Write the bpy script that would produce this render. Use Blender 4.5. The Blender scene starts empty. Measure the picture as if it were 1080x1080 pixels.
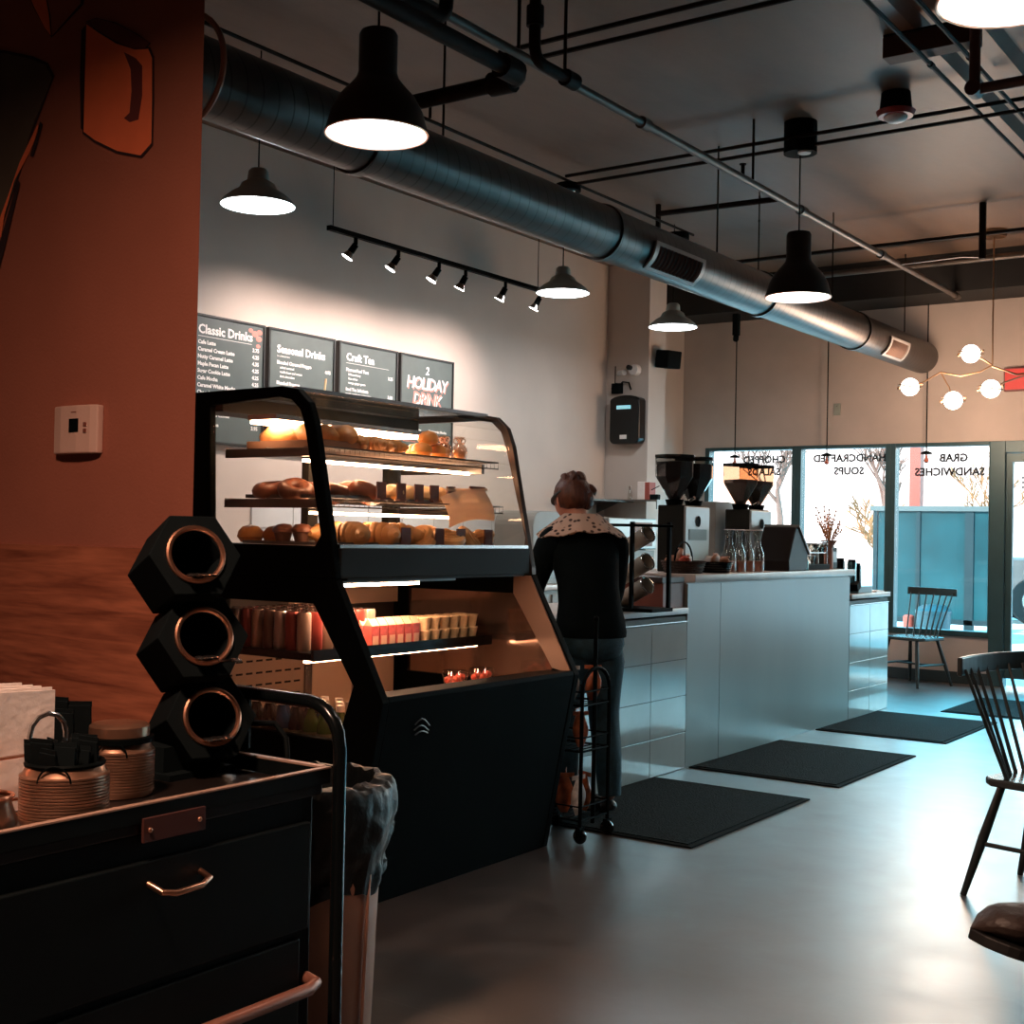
import bpy, bmesh, math, random
from mathutils import Vector, Matrix, Euler
random.seed(7)
PI = math.pi
scn = bpy.context.scene
COL = scn.collection

# ---------------------------------------------------------------- camera
def cam_matrix(loc, yaw, pitch, roll):
    cy, sy, cp, sp = math.cos(yaw), math.sin(yaw), math.cos(pitch), math.sin(pitch)
    f = Vector((-sy*cp, cy*cp, sp)); r = Vector((cy, sy, 0)); u = r.cross(f)
    cr, sr = math.cos(roll), math.sin(roll)
    r2 = cr*r + sr*u; u2 = -sr*r + cr*u
    m = Matrix((r2, u2, -f)).transposed().to_4x4(); m.translation = loc
    return m
cd = bpy.data.cameras.new('camera'); cam = bpy.data.objects.new('camera', cd); COL.objects.link(cam)
cam.matrix_world = cam_matrix(Vector((0, 0, 1.35)), 0.612912174, 0.016143087, 0.0194319512)
cd.sensor_width = 36.0; cd.lens = 36.0*1359.415/1080.0; cd.clip_start = 0.05; cd.clip_end = 300
scn.camera = cam

# ---------------------------------------------------------------- world, sun, exposure
W = bpy.data.worlds.new('sky'); scn.world = W; W.use_nodes = True
nt = W.node_tree; nt.nodes.clear()
o_ = nt.nodes.new('ShaderNodeOutputWorld'); bg = nt.nodes.new('ShaderNodeBackground')
tc = nt.nodes.new('ShaderNodeTexCoord'); sx = nt.nodes.new('ShaderNodeSeparateXYZ'); rp = nt.nodes.new('ShaderNodeValToRGB')
nt.links.new(tc.outputs['Generated'], sx.inputs[0]); nt.links.new(sx.outputs['Z'], rp.inputs[0])
nt.links.new(rp.outputs[0], bg.inputs[0]); nt.links.new(bg.outputs[0], o_.inputs[0])
el = rp.color_ramp.elements
el[0].position = 0.0; el[0].color = (0.140, 0.128, 0.124, 1)
el[1].position = 1.0; el[1].color = (0.02, 0.17, 0.28, 1)
e1 = el.new(0.075); e1.color = (0.140, 0.130, 0.128, 1)
e2 = el.new(0.13); e2.color = (0.68, 0.96, 1.0, 1)
e3 = el.new(0.27); e3.color = (0.06, 0.36, 0.48, 1)
bg.inputs[1].default_value = 16.0
sd = bpy.data.lights.new('sun', 'SUN'); sd.energy = 13.0; sd.angle = 0.02; sd.color = (1.0, 0.86, 0.76)
so = bpy.data.objects.new('sun', sd); COL.objects.link(so)
so.rotation_euler = Vector((0.45, 0.75, -0.62)).to_track_quat('-Z', 'Y').to_euler(); so.location = (0, 0, 12)
vs = scn.view_settings
vs.view_transform = 'Standard'; vs.look = 'None'; vs.exposure = 0.0; vs.gamma = 1.0; vs.use_curve_mapping = False

# ---------------------------------------------------------------- materials
def mat(name, col, rough=0.5, metal=0.0, emis=None, es=0.0, var=0.0, vscale=6.0, bump=0.0, bscale=40.0, rvar=0.0, alpha=1.0, stretch=(1, 1, 1), coat=0.0, spec=None):
    m = bpy.data.materials.new(name); m.use_nodes = True
    n = m.node_tree.nodes; l = m.node_tree.links; b = n['Principled BSDF']
    b.inputs['Roughness'].default_value = rough; b.inputs['Metallic'].default_value = metal
    b.inputs['Coat Weight'].default_value = coat
    if spec is not None: b.inputs['Specular IOR Level'].default_value = spec
    t = n.new('ShaderNodeTexCoord'); mp = n.new('ShaderNodeMapping'); mp.inputs['Scale'].default_value = stretch
    l.new(t.outputs['Object'], mp.inputs[0])
    nz = n.new('ShaderNodeTexNoise'); nz.inputs['Scale'].default_value = vscale; nz.inputs['Detail'].default_value = 5
    l.new(mp.outputs[0], nz.inputs['Vector'])
    v = max(var, 0.04)
    r = n.new('ShaderNodeValToRGB')
    r.color_ramp.elements[0].position = 0.3; r.color_ramp.elements[1].position = 0.7
    r.color_ramp.elements[0].color = tuple(c*(1-v) for c in col)+(1,); r.color_ramp.elements[1].color = tuple(min(1, c*(1+v)) for c in col)+(1,)
    l.new(nz.outputs[0], r.inputs[0]); l.new(r.outputs[0], b.inputs['Base Color'])
    if rvar:
        mr = n.new('ShaderNodeMapRange'); mr.inputs['To Min'].default_value = max(0.02, rough-rvar); mr.inputs['To Max'].default_value = rough+rvar
        l.new(nz.outputs[0], mr.inputs[0]); l.new(mr.outputs[0], b.inputs['Roughness'])
    if bump:
        nb = n.new('ShaderNodeTexNoise'); nb.inputs['Scale'].default_value = bscale; nb.inputs['Detail'].default_value = 4
        l.new(mp.outputs[0], nb.inputs['Vector'])
        bp = n.new('ShaderNodeBump'); bp.inputs['Strength'].default_value = bump; bp.inputs['Distance'].default_value = 0.01
        l.new(nb.outputs[0], bp.inputs['Height']); l.new(bp.outputs[0], b.inputs['Normal'])
    if emis: b.inputs['Emission Color'].default_value = tuple(emis)+(1,); b.inputs['Emission Strength'].default_value = es
    if alpha < 1: b.inputs['Alpha'].default_value = alpha
    return m

def glass(name, tint=(1, 1, 1), refl=0.06, rough=0.02):
    m = bpy.data.materials.new(name); m.use_nodes = True
    n = m.node_tree.nodes; l = m.node_tree.links; n.remove(n['Principled BSDF'])
    out = n['Material Output']; tr = n.new('ShaderNodeBsdfTransparent'); gl = n.new('ShaderNodeBsdfGlossy'); mx = n.new('ShaderNodeMixShader')
    tr.inputs[0].default_value = tuple(tint)+(1,); gl.inputs['Roughness'].default_value = rough
    lw = n.new('ShaderNodeLayerWeight'); lw.inputs[0].default_value = 0.5; fr = n.new('ShaderNodeMath'); fr.operation = 'POWER'; fr.inputs[1].default_value = 5.0; l.new(lw.outputs['Facing'], fr.inputs[0]); ad = n.new('ShaderNodeMath'); ad.operation = 'ADD'; ad.inputs[1].default_value = refl
    ad.use_clamp = True
    l.new(fr.outputs[0], ad.inputs[0]); l.new(ad.outputs[0], mx.inputs[0]); l.new(tr.outputs[0], mx.inputs[1]); l.new(gl.outputs[0], mx.inputs[2]); l.new(mx.outputs[0], out.inputs[0])
    return m

def translucent(name, col):
    m = mat(name, col, 0.85); n = m.node_tree.nodes; l = m.node_tree.links; b = n['Principled BSDF']
    tl = n.new('ShaderNodeBsdfTranslucent'); tl.inputs[0].default_value = tuple(col)+(1,); mx = n.new('ShaderNodeMixShader'); mx.inputs[0].default_value = .5
    l.new(b.outputs[0], mx.inputs[1]); l.new(tl.outputs[0], mx.inputs[2]); l.new(mx.outputs[0], n['Material Output'].inputs[0]); return m

def emit(name, col, s):
    m = mat(name, (0.8, 0.8, 0.8), 0.5); b = m.node_tree.nodes['Principled BSDF']
    b.inputs['Emission Color'].default_value = tuple(col)+(1,); b.inputs['Emission Strength'].default_value = s
    return m

BLACK = mat('black powder coat', (0.0018, 0.0030, 0.0032), 0.6, var=0.2, spec=.035)
BLACKG = mat('black gloss', (0.003, 0.0045, 0.005), 0.2, var=0.1, spec=.35)
BLACKM = mat('black matte', (0.0028, 0.0052, 0.006), 0.8, var=0.2, spec=.08)
PIPE = mat('painted black pipe', (0.014, 0.009, 0.007), 0.6, var=0.3, vscale=12, spec=.1)
CHROME = mat('brushed steel', (0.55, 0.52, 0.50), 0.25, 1.0, var=0.1)
DSTEEL = mat('dark steel', (0.16, 0.15, 0.14), 0.35, 0.9, var=0.15)
COPPER = mat('copper', (0.92, 0.44, 0.28), 0.3, 1.0, var=0.1)
WHITE = mat('white plastic', (0.75, 0.72, 0.70), 0.4)
PAPER = mat('white paper', (0.82, 0.72, 0.66), 0.8, bump=0.2)
CHARCOAL = mat('charcoal panel', (0.017, 0.0165, 0.013), 0.5, var=0.1, spec=.12)
TEALFR = mat('bronze window frame', (0.028, 0.068, 0.075), 0.4, 0.2, var=0.1)
CAPBL = mat('lamp shade black enamel', (0.012, 0.010, 0.010), 0.5, var=0.15)
GREYEN = mat('lamp shade grey enamel', (0.30, 0.35, 0.34), 0.4, var=0.1)
INNER = mat('lamp inner white enamel', (0.85, 0.82, 0.78), 0.5)
LAMPW = emit('lamp diffuser warm', (1.0, 0.93, 0.88), 6.0)
LAMPC = emit('lamp diffuser cool', (0.93, 0.97, 1.0), 6.0)
GLASS = glass('window glass', (0.97, 0.99, 1.0), 0.03)
CGLASS = glass('case glass', (0.99, 0.98, 0.96), 0.025)
JGLASS = glass('clear glassware', (0.86, 0.84, 0.80), 0.12)
GLOBE = emit('globe lamp', (1.0, 0.90, 0.82), 7.0)
LED = emit('case light tube', (1.0, 0.58, 0.34), 36.0)
LEDL = emit('case base light tube', (1.0, 0.54, 0.33), 75.0)
WHITETX = mat('menu white lettering', (0.85, 0.83, 0.80), 0.6)
BREAD = mat('golden crust', (0.62, 0.30, 0.10), 0.5, var=0.45, vscale=9, bump=0.5, bscale=25)
BREAD2 = mat('pale pastry', (0.80, 0.52, 0.25), 0.55, var=0.3, vscale=14, bump=0.5, bscale=30)
BREADD = mat('dark brown crust', (0.20, 0.070, 0.035), 0.4, var=0.4, vscale=9, bump=0.4, bscale=30)
ORANGE = mat('orange glazed muffin', (0.72, 0.30, 0.07), 0.4, var=0.2, bump=0.3)
TAG = mat('brown price card', (0.13, 0.040, 0.030), 0.6, var=0.1)

# ---------------------------------------------------------------- builders
class MB:
    def __init__(s): s.b = bmesh.new()
    def _x(s, vs, M):
        bmesh.ops.transform(s.b, matrix=M, verts=vs)
    def box(s, a, b, rot=None, piv=None):
        a = Vector(a); b = Vector(b); c = (a+b)/2; d = b-a
        r = bmesh.ops.create_cube(s.b, size=1.0)['verts']
        s._x(r, Matrix.Translation(c) @ Matrix.Diagonal((abs(d.x), abs(d.y), abs(d.z), 1)))
        if rot is not None:
            p = Vector(piv) if piv is not None else c
            s._x(r, Matrix.Translation(p) @ Euler(rot).to_matrix().to_4x4() @ Matrix.Translation(-p))
        return s
    def cone(s, p0, p1, r0, r1=None, seg=20, caps=True):
        p0 = Vector(p0); p1 = Vector(p1); r1 = r0 if r1 is None else r1
        L = (p1-p0).length
        r = bmesh.ops.create_cone(s.b, cap_ends=caps, segments=seg, radius1=r0, radius2=r1, depth=L)['verts']
        s._x(r, Matrix.Translation((p0+p1)/2) @ (p1-p0).to_track_quat('Z', 'Y').to_matrix().to_4x4())
        return s
    def ball(s, c, r, sc=(1, 1, 1), seg=16, rot=(0, 0, 0)):
        v = bmesh.ops.create_uvsphere(s.b, u_segments=seg, v_segments=max(6, seg//2), radius=r)['verts']
        s._x(v, Matrix.Translation(c) @ Euler(rot).to_matrix().to_4x4() @ Matrix.Diagonal((sc[0], sc[1], sc[2], 1)))
        return s
    def torus(s, c, R, r, axis=(0, 0, 1), seg=28, k=8, sc=(1, 1, 1), arc=2*PI):
        q = Vector(axis).to_track_quat('Z', 'Y').to_matrix().to_4x4(); M = Matrix.Translation(c) @ q @ Matrix.Diagonal((sc[0], sc[1], sc[2], 1))
        pts = [M @ Vector((R*math.cos(arc*i/seg), R*math.sin(arc*i/seg), 0)) for i in range(seg if arc > 6.28 else seg+1)]
        return s.tube(pts, r, k, closed=arc > 6.28)
    def tube(s, pts, r, k=8, closed=False, caps=True):
        pts = [Vector(p) for p in pts]; n = len(pts); rings = []
        up = None
        for i, p in enumerate(pts):
            if closed: t = pts[(i+1) % n]-pts[i-1]
            else: t = pts[min(i+1, n-1)]-pts[max(i-1, 0)]
            t.normalize()
            if up is None: up = t.orthogonal().normalized()
            else:
                up = up-t*up.dot(t)
                up = up.normalized() if up.length > 1e-6 else t.orthogonal().normalized()
            w = t.cross(up); rr = r[i] if isinstance(r, (list, tuple)) else r
            rings.append([s.b.verts.new(p+(up*math.cos(2*PI*j/k)+w*math.sin(2*PI*j/k))*rr) for j in range(k)])
        for i in range(n if closed else n-1):
            A = rings[i]; B = rings[(i+1) % n]
            off = 0
            if closed and i == n-1:
                off = min(range(k), key=lambda o: (A[0].co-B[o].co).length)
            for j in range(k):
                s.b.faces.new((A[j], A[(j+1) % k], B[(j+1+off) % k], B[(j+off) % k]))
        if caps and not closed:
            s.b.faces.new(rings[0][::-1]); s.b.faces.new(rings[-1])
        return s
    def lathe(s, prof, c=(0, 0, 0), seg=28, axis=(0, 0, 1), sc=(1, 1)):
        M = Matrix.Translation(c) @ Vector(axis).to_track_quat('Z', 'Y').to_matrix().to_4x4(); rings = []
        for (r, z) in prof:
            if r < 1e-5: rings.append([s.b.verts.new(M @ Vector((0, 0, z)))])
            else: rings.append([s.b.verts.new(M @ Vector((r*sc[0]*math.cos(2*PI*j/seg), r*sc[1]*math.sin(2*PI*j/seg), z))) for j in range(seg)])
        for A, B in zip(rings, rings[1:]):
            for j in range(seg):
                a, b_, c_, d = A[j % len(A)], A[(j+1) % len(A)], B[(j+1) % len(B)], B[j % len(B)]
                f = []
                for v in (a, b_, c_, d):
                    if v not in f: f.append(v)
                if len(f) > 2: s.b.faces.new(f)
        return s
    def prism(s, poly, h, M=None, holes=None):
        """poly in local XY, extruded +Z by h, then M; with a hole of the same vertex count it makes a ring"""
        M = M or Matrix.Identity(4)
        def V(p, z): return s.b.verts.new(M @ Vector((p[0], p[1], z)))
        A = [V(p, 0) for p in poly]; B = [V(p, h) for p in poly]; n = len(poly)
        for i in range(n): s.b.faces.new((A[i], A[(i+1) % n], B[(i+1) % n], B[i]))
        if holes is None:
            s.b.faces.new(A[::-1]); s.b.faces.new(B)
        else:
            C = [V(p, 0) for p in holes]; D = [V(p, h) for p in holes]
            for i in range(n):
                j = (i+1) % n
                s.b.faces.new((C[j], C[i], D[i], D[j])); s.b.faces.new((A[j], A[i], C[i], C[j])); s.b.faces.new((B[i], B[j], D[j], D[i]))
        return s
    def grid(s, fn, nu, nv):
        V = [[s.b.verts.new(fn(i/(nu-1), j/(nv-1))) for j in range(nv)] for i in range(nu)]
        for i in range(nu-1):
            for j in range(nv-1): s.b.faces.new((V[i][j], V[i+1][j], V[i+1][j+1], V[i][j+1]))
        return s
    def build(s, name, m, parent=None, smooth=True, bevel=0.0, loc=None, solid=0.0):
        bmesh.ops.recalc_face_normals(s.b, faces=s.b.faces)
        me = bpy.data.meshes.new(name); s.b.to_mesh(me); s.b.free()
        if smooth: me.shade_smooth()
        me.materials.append(m)
        o = bpy.data.objects.new(name, me); COL.objects.link(o)
        if parent is not None: o.parent = parent
        if loc is not None: o.location = loc
        if solid:
            sm = o.modifiers.new('solid', 'SOLIDIFY'); sm.thickness = solid; sm.offset = 0
        if bevel:
            bv = o.modifiers.new('bevel', 'BEVEL'); bv.width = bevel; bv.segments = 2; bv.limit_method = 'ANGLE'; bv.angle_limit = 0.7
        if smooth:
            es = o.modifiers.new('edge', 'EDGE_SPLIT'); es.split_angle = 0.7
        return o

YZ = Matrix(((0, 0, 1, 0), (1, 0, 0, 0), (0, 1, 0, 0), (0, 0, 0, 1)))      # prism: poly (y,z) extruded along +x
def XZ(y): return Matrix(((1, 0, 0, 0), (0, 0, 1, y), (0, 1, 0, 0), (0, 0, 0, 1)))   # prism: poly (x,z) extruded along +y

def tag(o, label, cat, group=None, kind=None):
    o['label'] = label; o['category'] = cat
    if group: o['group'] = group
    if kind: o['kind'] = kind
    return o
def thing(name, label, cat, loc=(0, 0, 0), rz=0.0, group=None):
    o = bpy.data.objects.new(name, None); COL.objects.link(o); o.location = loc; o.rotation_euler = (0, 0, rz); o.empty_display_size = 0.1
    return tag(o, label, cat, group)
def struct(name, mb, m, **k):
    o = mb.build(name, m, smooth=False, **k); o['kind'] = 'structure'; return o
def rebase(root):
    """parts of this thing were written in room coordinates: shift them under the Empty's base point"""
    for c in list(root.children):
        c.location = c.location - root.location
def copy_tree(o, label=None, loc=None, rot=None, group=None, parent=None, scale=None):
    c = o.copy(); COL.objects.link(c)
    if parent is not None: c.parent = parent
    if label: c['label'] = label
    if group: c['group'] = group
    if loc is not None: c.location = loc
    if rot is not None: c.rotation_euler = rot
    if scale is not None: c.scale = (scale,)*3 if not isinstance(scale, tuple) else scale
    for ch in o.children: copy_tree(ch, parent=c)
    return c
def to_mesh_obj(o, name, m, parent=None):
    dg = bpy.context.evaluated_depsgraph_get(); me = bpy.data.meshes.new_from_object(o.evaluated_get(dg))
    me.materials.clear(); me.materials.append(m)
    n = bpy.data.objects.new(name, me); COL.objects.link(n); n.matrix_world = o.matrix_world.copy()
    bpy.data.objects.remove(o)
    if parent is not None:
        n.parent = parent
    return n
def text(body, size, m, loc, rot, parent=None, name='lettering', bold=0.0, align='LEFT', ext=0.0012, spacing=1.0, shear=0.0):
    cu = bpy.data.curves.new(name, 'FONT'); cu.body = body; cu.size = size; cu.extrude = ext; cu.offset = bold; cu.align_x = align; cu.resolution_u = 2
    cu.space_character = spacing; cu.shear = shear
    o = bpy.data.objects.new(name, cu); COL.objects.link(o); o.location = loc; o.rotation_euler = rot
    bpy.context.view_layer.update()
    return to_mesh_obj(o, name, m, parent)
def skin(name, verts, edges, m, parent=None, sub=2, root=0):
    me = bpy.data.meshes.new(name); me.from_pydata([v[:3] for v in verts], edges, []); o = bpy.data.objects.new(name, me); COL.objects.link(o)
    sk = o.modifiers.new('skin', 'SKIN'); sk.use_smooth_shade = True
    for i, v in enumerate(verts):
        r = v[3]; d = me.skin_vertices[0].data[i]; d.radius = (r, r) if not isinstance(r, tuple) else r; d.use_root = (i == root)
    sb = o.modifiers.new('sub', 'SUBSURF'); sb.levels = sub; sb.render_levels = sub
    bpy.context.view_layer.update()
    return to_mesh_obj(o, name, m, parent)

# ================================================================ ROOM
WX, YW, ZC = -6.554, 12.52, 4.0
# floor: polished concrete with saw joints
def floor_mat():
    m = bpy.data.materials.new('polished concrete floor'); m.use_nodes = True
    n = m.node_tree.nodes; l = m.node_tree.links; b = n['Principled BSDF']
    t = n.new('ShaderNodeTexCoord')
    n1 = n.new('ShaderNodeTexNoise'); n1.inputs['Scale'].default_value = 0.9; n1.inputs['Detail'].default_value = 8; n1.inputs['Roughness'].default_value = 0.62
    n2 = n.new('ShaderNodeTexNoise'); n2.inputs['Scale'].default_value = 4.5; n2.inputs['Detail'].default_value = 8; n2.inputs['Distortion'].default_value = 0.6
    l.new(t.outputs['Object'], n1.inputs['Vector']); l.new(t.outputs['Object'], n2.inputs['Vector'])
    r1 = n.new('ShaderNodeValToRGB'); r1.color_ramp.elements[0].position = 0.35; r1.color_ramp.elements[1].position = 0.68
    r1.color_ramp.elements[0].color = (0.050, 0.033, 0.026, 1); r1.color_ramp.elements[1].color = (0.105, 0.080, 0.066, 1)
    l.new(n1.outputs[0], r1.inputs[0])
    mx = n.new('ShaderNodeMix'); mx.data_type = 'RGBA'; mx.blend_type = 'MULTIPLY'; mx.inputs[0].default_value = 0.7
    r2 = n.new('ShaderNodeValToRGB'); r2.color_ramp.elements[0].position = 0.38; r2.color_ramp.elements[1].position = 0.6
    r2.color_ramp.elements[0].color = (0.72, 0.70, 0.69, 1); r2.color_ramp.elements[1].color = (1.04, 1.03, 1.02, 1)
    l.new(n2.outputs[0], r2.inputs[0]); l.new(r1.outputs[0], mx.inputs[6]); l.new(r2.outputs[0], mx.inputs[7])
    # saw cut joints along X and Y
    sp = n.new('ShaderNodeSeparateXYZ'); l.new(t.outputs['Object'], sp.inputs[0])
    def line(axis, pos, w):
        a = n.new('ShaderNodeMath'); a.operation = 'SUBTRACT'; a.inputs[1].default_value = pos; l.new(sp.outputs[axis], a.inputs[0])
        b2 = n.new('ShaderNodeMath'); b2.operation = 'ABSOLUTE'; l.new(a.outputs[0], b2.inputs[0])
        c = n.new('ShaderNodeMath'); c.operation = 'LESS_THAN'; c.inputs[1].default_value = w; l.new(b2.outputs[0], c.inputs[0]); return c
    ls = [line('Y', 2.86, 0.004), line('Y', 7.68, 0.006), line('X', 0.6, 0.004)]
    ac = ls[0]
    for q in ls[1:]:
        m2 = n.new('ShaderNodeMath'); m2.operation = 'MAXIMUM'; l.new(ac.outputs[0], m2.inputs[0]); l.new(q.outputs[0], m2.inputs[1]); ac = m2
    mj = n.new('ShaderNodeMix'); mj.data_type = 'RGBA'; mj.inputs[7].default_value = (0.09, 0.07, 0.06, 1)
    l.new(ac.outputs[0], mj.inputs[0]); l.new(mx.outputs[2], mj.inputs[6]); l.new(mj.outputs[2], b.inputs['Base Color'])
    mr = n.new('ShaderNodeMapRange'); mr.inputs['From Min'].default_value = 0.3; mr.inputs['From Max'].default_value = 0.7
    mr.inputs['To Min'].default_value = 0.34; mr.inputs['To Max'].default_value = 0.46; l.new(n2.outputs[0], mr.inputs[0]); l.new(mr.outputs[0], b.inputs['Roughness'])
    bp = n.new('ShaderNodeBump'); bp.inputs['Strength'].default_value = 0.10; bp.inputs['Distance'].default_value = 0.02
    l.new(n2.outputs[0], bp.inputs['Height']); l.new(bp.outputs[0], b.inputs['Normal'])
    b.inputs['Specular IOR Level'].default_value = 1.0; b.inputs['Coat Weight'].default_value = 0.8; b.inputs['Coat Roughness'].default_value = 0.36; b.inputs['Coat IOR'].default_value = 1.6
    return m
struct('floor', MB().box((WX-.2, -3.2, -0.1), (3.8, YW+.15, 0)), floor_mat())

WALLT = mat('tan painted wall', (0.46, 0.385, 0.34), 0.75, var=0.06, vscale=3, bump=0.08, bscale=80)
WALLG = mat('beige painted wall', (0.57, 0.49, 0.43), 0.7, var=0.05, vscale=2, bump=0.08, bscale=90)
TERRA = mat('terracotta painted wall', (0.335, 0.105, 0.065), 0.7, var=0.07, vscale=3, bump=0.12, bscale=120)
DARKW = mat('dark grey wall', (0.10, 0.085, 0.08), 0.8, var=0.1)
CEIL = mat('painted concrete ceiling', (0.150, 0.090, 0.060), 0.55, var=0.35, vscale=1.6, bump=0.5, bscale=7, stretch=(1, 0.35, 1), rvar=0.12)
DECK = mat('ribbed deck paint', (0.24, 0.115, 0.072), 0.5, var=0.15)
BEAMM = mat('dark beam paint', (0.010, 0.0095, 0.009), 0.7, var=0.2)

struct('wall_service', MB().box((WX-.2, 2.30, 0), (WX, YW+.2, ZC)), WALLG)
struct('wall_right', MB().box((3.6, -3.2, 0), (3.8, YW+.2, ZC)), DARKW)
struct('wall_back', MB().box((WX-.2, -3.2, 0), (3.8, -3.0, ZC)), DARKW)
struct('wall_far_left', MB().box((WX-.2, -3.2, 0), (WX, 2.30, ZC)), DARKW)
struct('wall_left', MB().prism([(WX, 2.16), (-2.487, 2.16), (-2.650, 2.30), (WX, 2.30)], ZC), TERRA)
# window wall with openings
mb = MB()
mb.box((WX, YW, 2.30), (3.6, YW+.15, ZC)); mb.box((WX, YW, 0), (-6.27, YW+.15, 2.30)); mb.box((-6.27, YW, 0), (-3.30, YW+.15, 0.45)); mb.box((-2.1, YW, 0), (3.6, YW+.15, .45))
struct('wall_window', mb, WALLT)
struct('ceiling', MB().box((WX-.2, -3.2, ZC), (-2.25, YW+.2, ZC+.15)), CEIL)
# ribbed metal deck part of the ceiling
mb = MB(); x = -2.25; prof = []
while x < 3.6:
    prof += [(x, ZC), (x+.10, ZC), (x+.14, ZC+.06), (x+.26, ZC+.06), (x+.30, ZC)]; x += .30
prof += [(3.8, ZC), (3.8, ZC+.15), (-2.25, ZC+.15)]
mb.prism(prof, 15.9, XZ(-3.2)); o = mb.build('ceiling', DECK, smooth=False); o['kind'] = 'structure'
struct('trim_1', MB().box((WX, 11.95, 3.64), (3.6, YW, ZC)), BEAMM)                      # beam above the windows
struct('trim_2', MB().box((WX, 10.9, 0), (-6.085, 11.237, ZC)), WALLG)                    # pilaster on the service wall

# oak wainscot
def wood_mat(name, c0, c1, sc=(0.7, 1, 9), rough=0.45):
    m = bpy.data.materials.new(name); m.use_nodes = True
    n = m.node_tree.nodes; l = m.node_tree.links; b = n['Principled BSDF']; b.inputs['Roughness'].default_value = rough
    t = n.new('ShaderNodeTexCoord'); mp = n.new('ShaderNodeMapping'); mp.inputs['Scale'].default_value = sc; l.new(t.outputs['Object'], mp.inputs[0])
    a = n.new('ShaderNodeTexNoise'); a.inputs['Scale'].default_value = 2.2; a.inputs['Detail'].default_value = 10; a.inputs['Distortion'].default_value = 1.6; l.new(mp.outputs[0], a.inputs['Vector'])
    g = n.new('ShaderNodeTexNoise'); g.inputs['Scale'].default_value = 14; g.inputs['Detail'].default_value = 6; l.new(mp.outputs[0], g.inputs['Vector'])
    ad = n.new('ShaderNodeMath'); ad.operation = 'MULTIPLY_ADD'; ad.inputs[1].default_value = 0.35; l.new(g.outputs[0], ad.inputs[0]); l.new(a.outputs[0], ad.inputs[2])
    r = n.new('ShaderNodeValToRGB'); r.color_ramp.elements[0].position = 0.45; r.color_ramp.elements[1].position = 0.9
    r.color_ramp.elements[0].color = c0+(1,); r.color_ramp.elements[1].color = c1+(1,); l.new(ad.outputs[0], r.inputs[0]); l.new(r.outputs[0], b.inputs['Base Color'])
    return m
OAK = wood_mat('reddish wood panel', (0.17, 0.045, 0.025), (0.50, 0.16, 0.085))
struct('trim_3', MB().box((WX, 2.146, 0), (-2.487, 2.16, 1.292)), OAK)
BASE = mat('baseboard dark vinyl', (0.02, 0.035, 0.04), 0.5)
struct('baseboard_window', MB().box((-6.27, YW-.015, 0), (-3.30, YW, 0.11)), BASE)
struct('baseboard_right', MB().box((-2.1, YW-.015, 0), (3.6, YW, 0.11)), BASE)

# backsplash tiles behind the service counter
TILE = mat('glazed white tile', (0.60, 0.61, 0.60), 0.12, var=0.04, coat=0.3)
GROUT = mat('dark grout', (0.10, 0.10, 0.095), 0.9)
mb = MB(); y = 6.2
while y < 10.8:
    for z in (0.95, 1.15, 1.35):
        mb.box((WX, y+.004, z+.004), (WX+.012, min(y+.40, 10.88)-.004, z+.196))
    y += .40
struct('trim_4', mb, TILE, bevel=.002)
struct('trim_5', MB().box((WX, 6.2, .93), (WX+.006, 10.89, 1.55)), mat('pale grout', (0.45, 0.44, 0.42), 0.9))

# ---- windows and door
def window(n, x0, x1, z0, z1, wl=.035, wr=.035):
    t = bpy.data.objects.new('window_%d' % n, None); COL.objects.link(t); t.location = ((x0+x1)/2, YW+.05, z0); t['kind'] = 'structure'
    m = MB(); y0, y1 = YW-.02, YW+.10
    m.box((x0, y0, z0), (x0+wl, y1, z1)); m.box((x1-wr, y0, z0), (x1, y1, z1)); m.box((x0+wl, y0, z1-.035), (x1-wr, y1, z1)); m.box((x0+wl, y0, z0), (x1-wr, y1, z0+.05))
    m.build('window_frame', TEALFR, t, smooth=False, bevel=.003)
    MB().box((x0+wl, YW+.035, z0+.05), (x1-wr, YW+.047, z1-.035)).build('window_pane', GLASS, t, smooth=False)
    rebase(t); return t
w1 = window(1, -6.27, -5.231, .45, 2.30, .05, .05)
w2 = window(2, -5.231, -4.252, .45, 2.30, .05, .05)
w3 = window(3, -4.252, -3.30, .45, 2.30, .05, .01)
window(4, -2.1, -1.0, .45, 2.30); window(5, -1.0, .1, .45, 2.30); window(6, .1, 1.2, .45, 2.30); window(7, 1.2, 2.3, .45, 2.30); window(8, 2.3, 3.4, .45, 2.30)
WLET = mat('grey window lettering', (0.03, 0.026, 0.028), 0.8, spec=.1)
RO = (PI/2, 0, PI)
def wtext(w, s, x, z, size):
    o = text(s, size, WLET, (x, YW+.054, z), RO, None, 'lettering', 0.0035, 'CENTER', .001)
    o.parent = w; o.location = o.location-w.location
wtext(w1, 'CHOPPED', -5.62, 2.135, .105); wtext(w1, 'SALADS', -5.62, 2.005, .105)
wtext(w2, 'HANDCRAFTED', -4.70, 2.135, .105); wtext(w2, 'SOUPS', -4.70, 2.005, .105)
wtext(w3, 'GRAB', -3.66, 2.12, .105); wtext(w3, 'SANDWICHES', -3.70, 1.985, .105)
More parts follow.
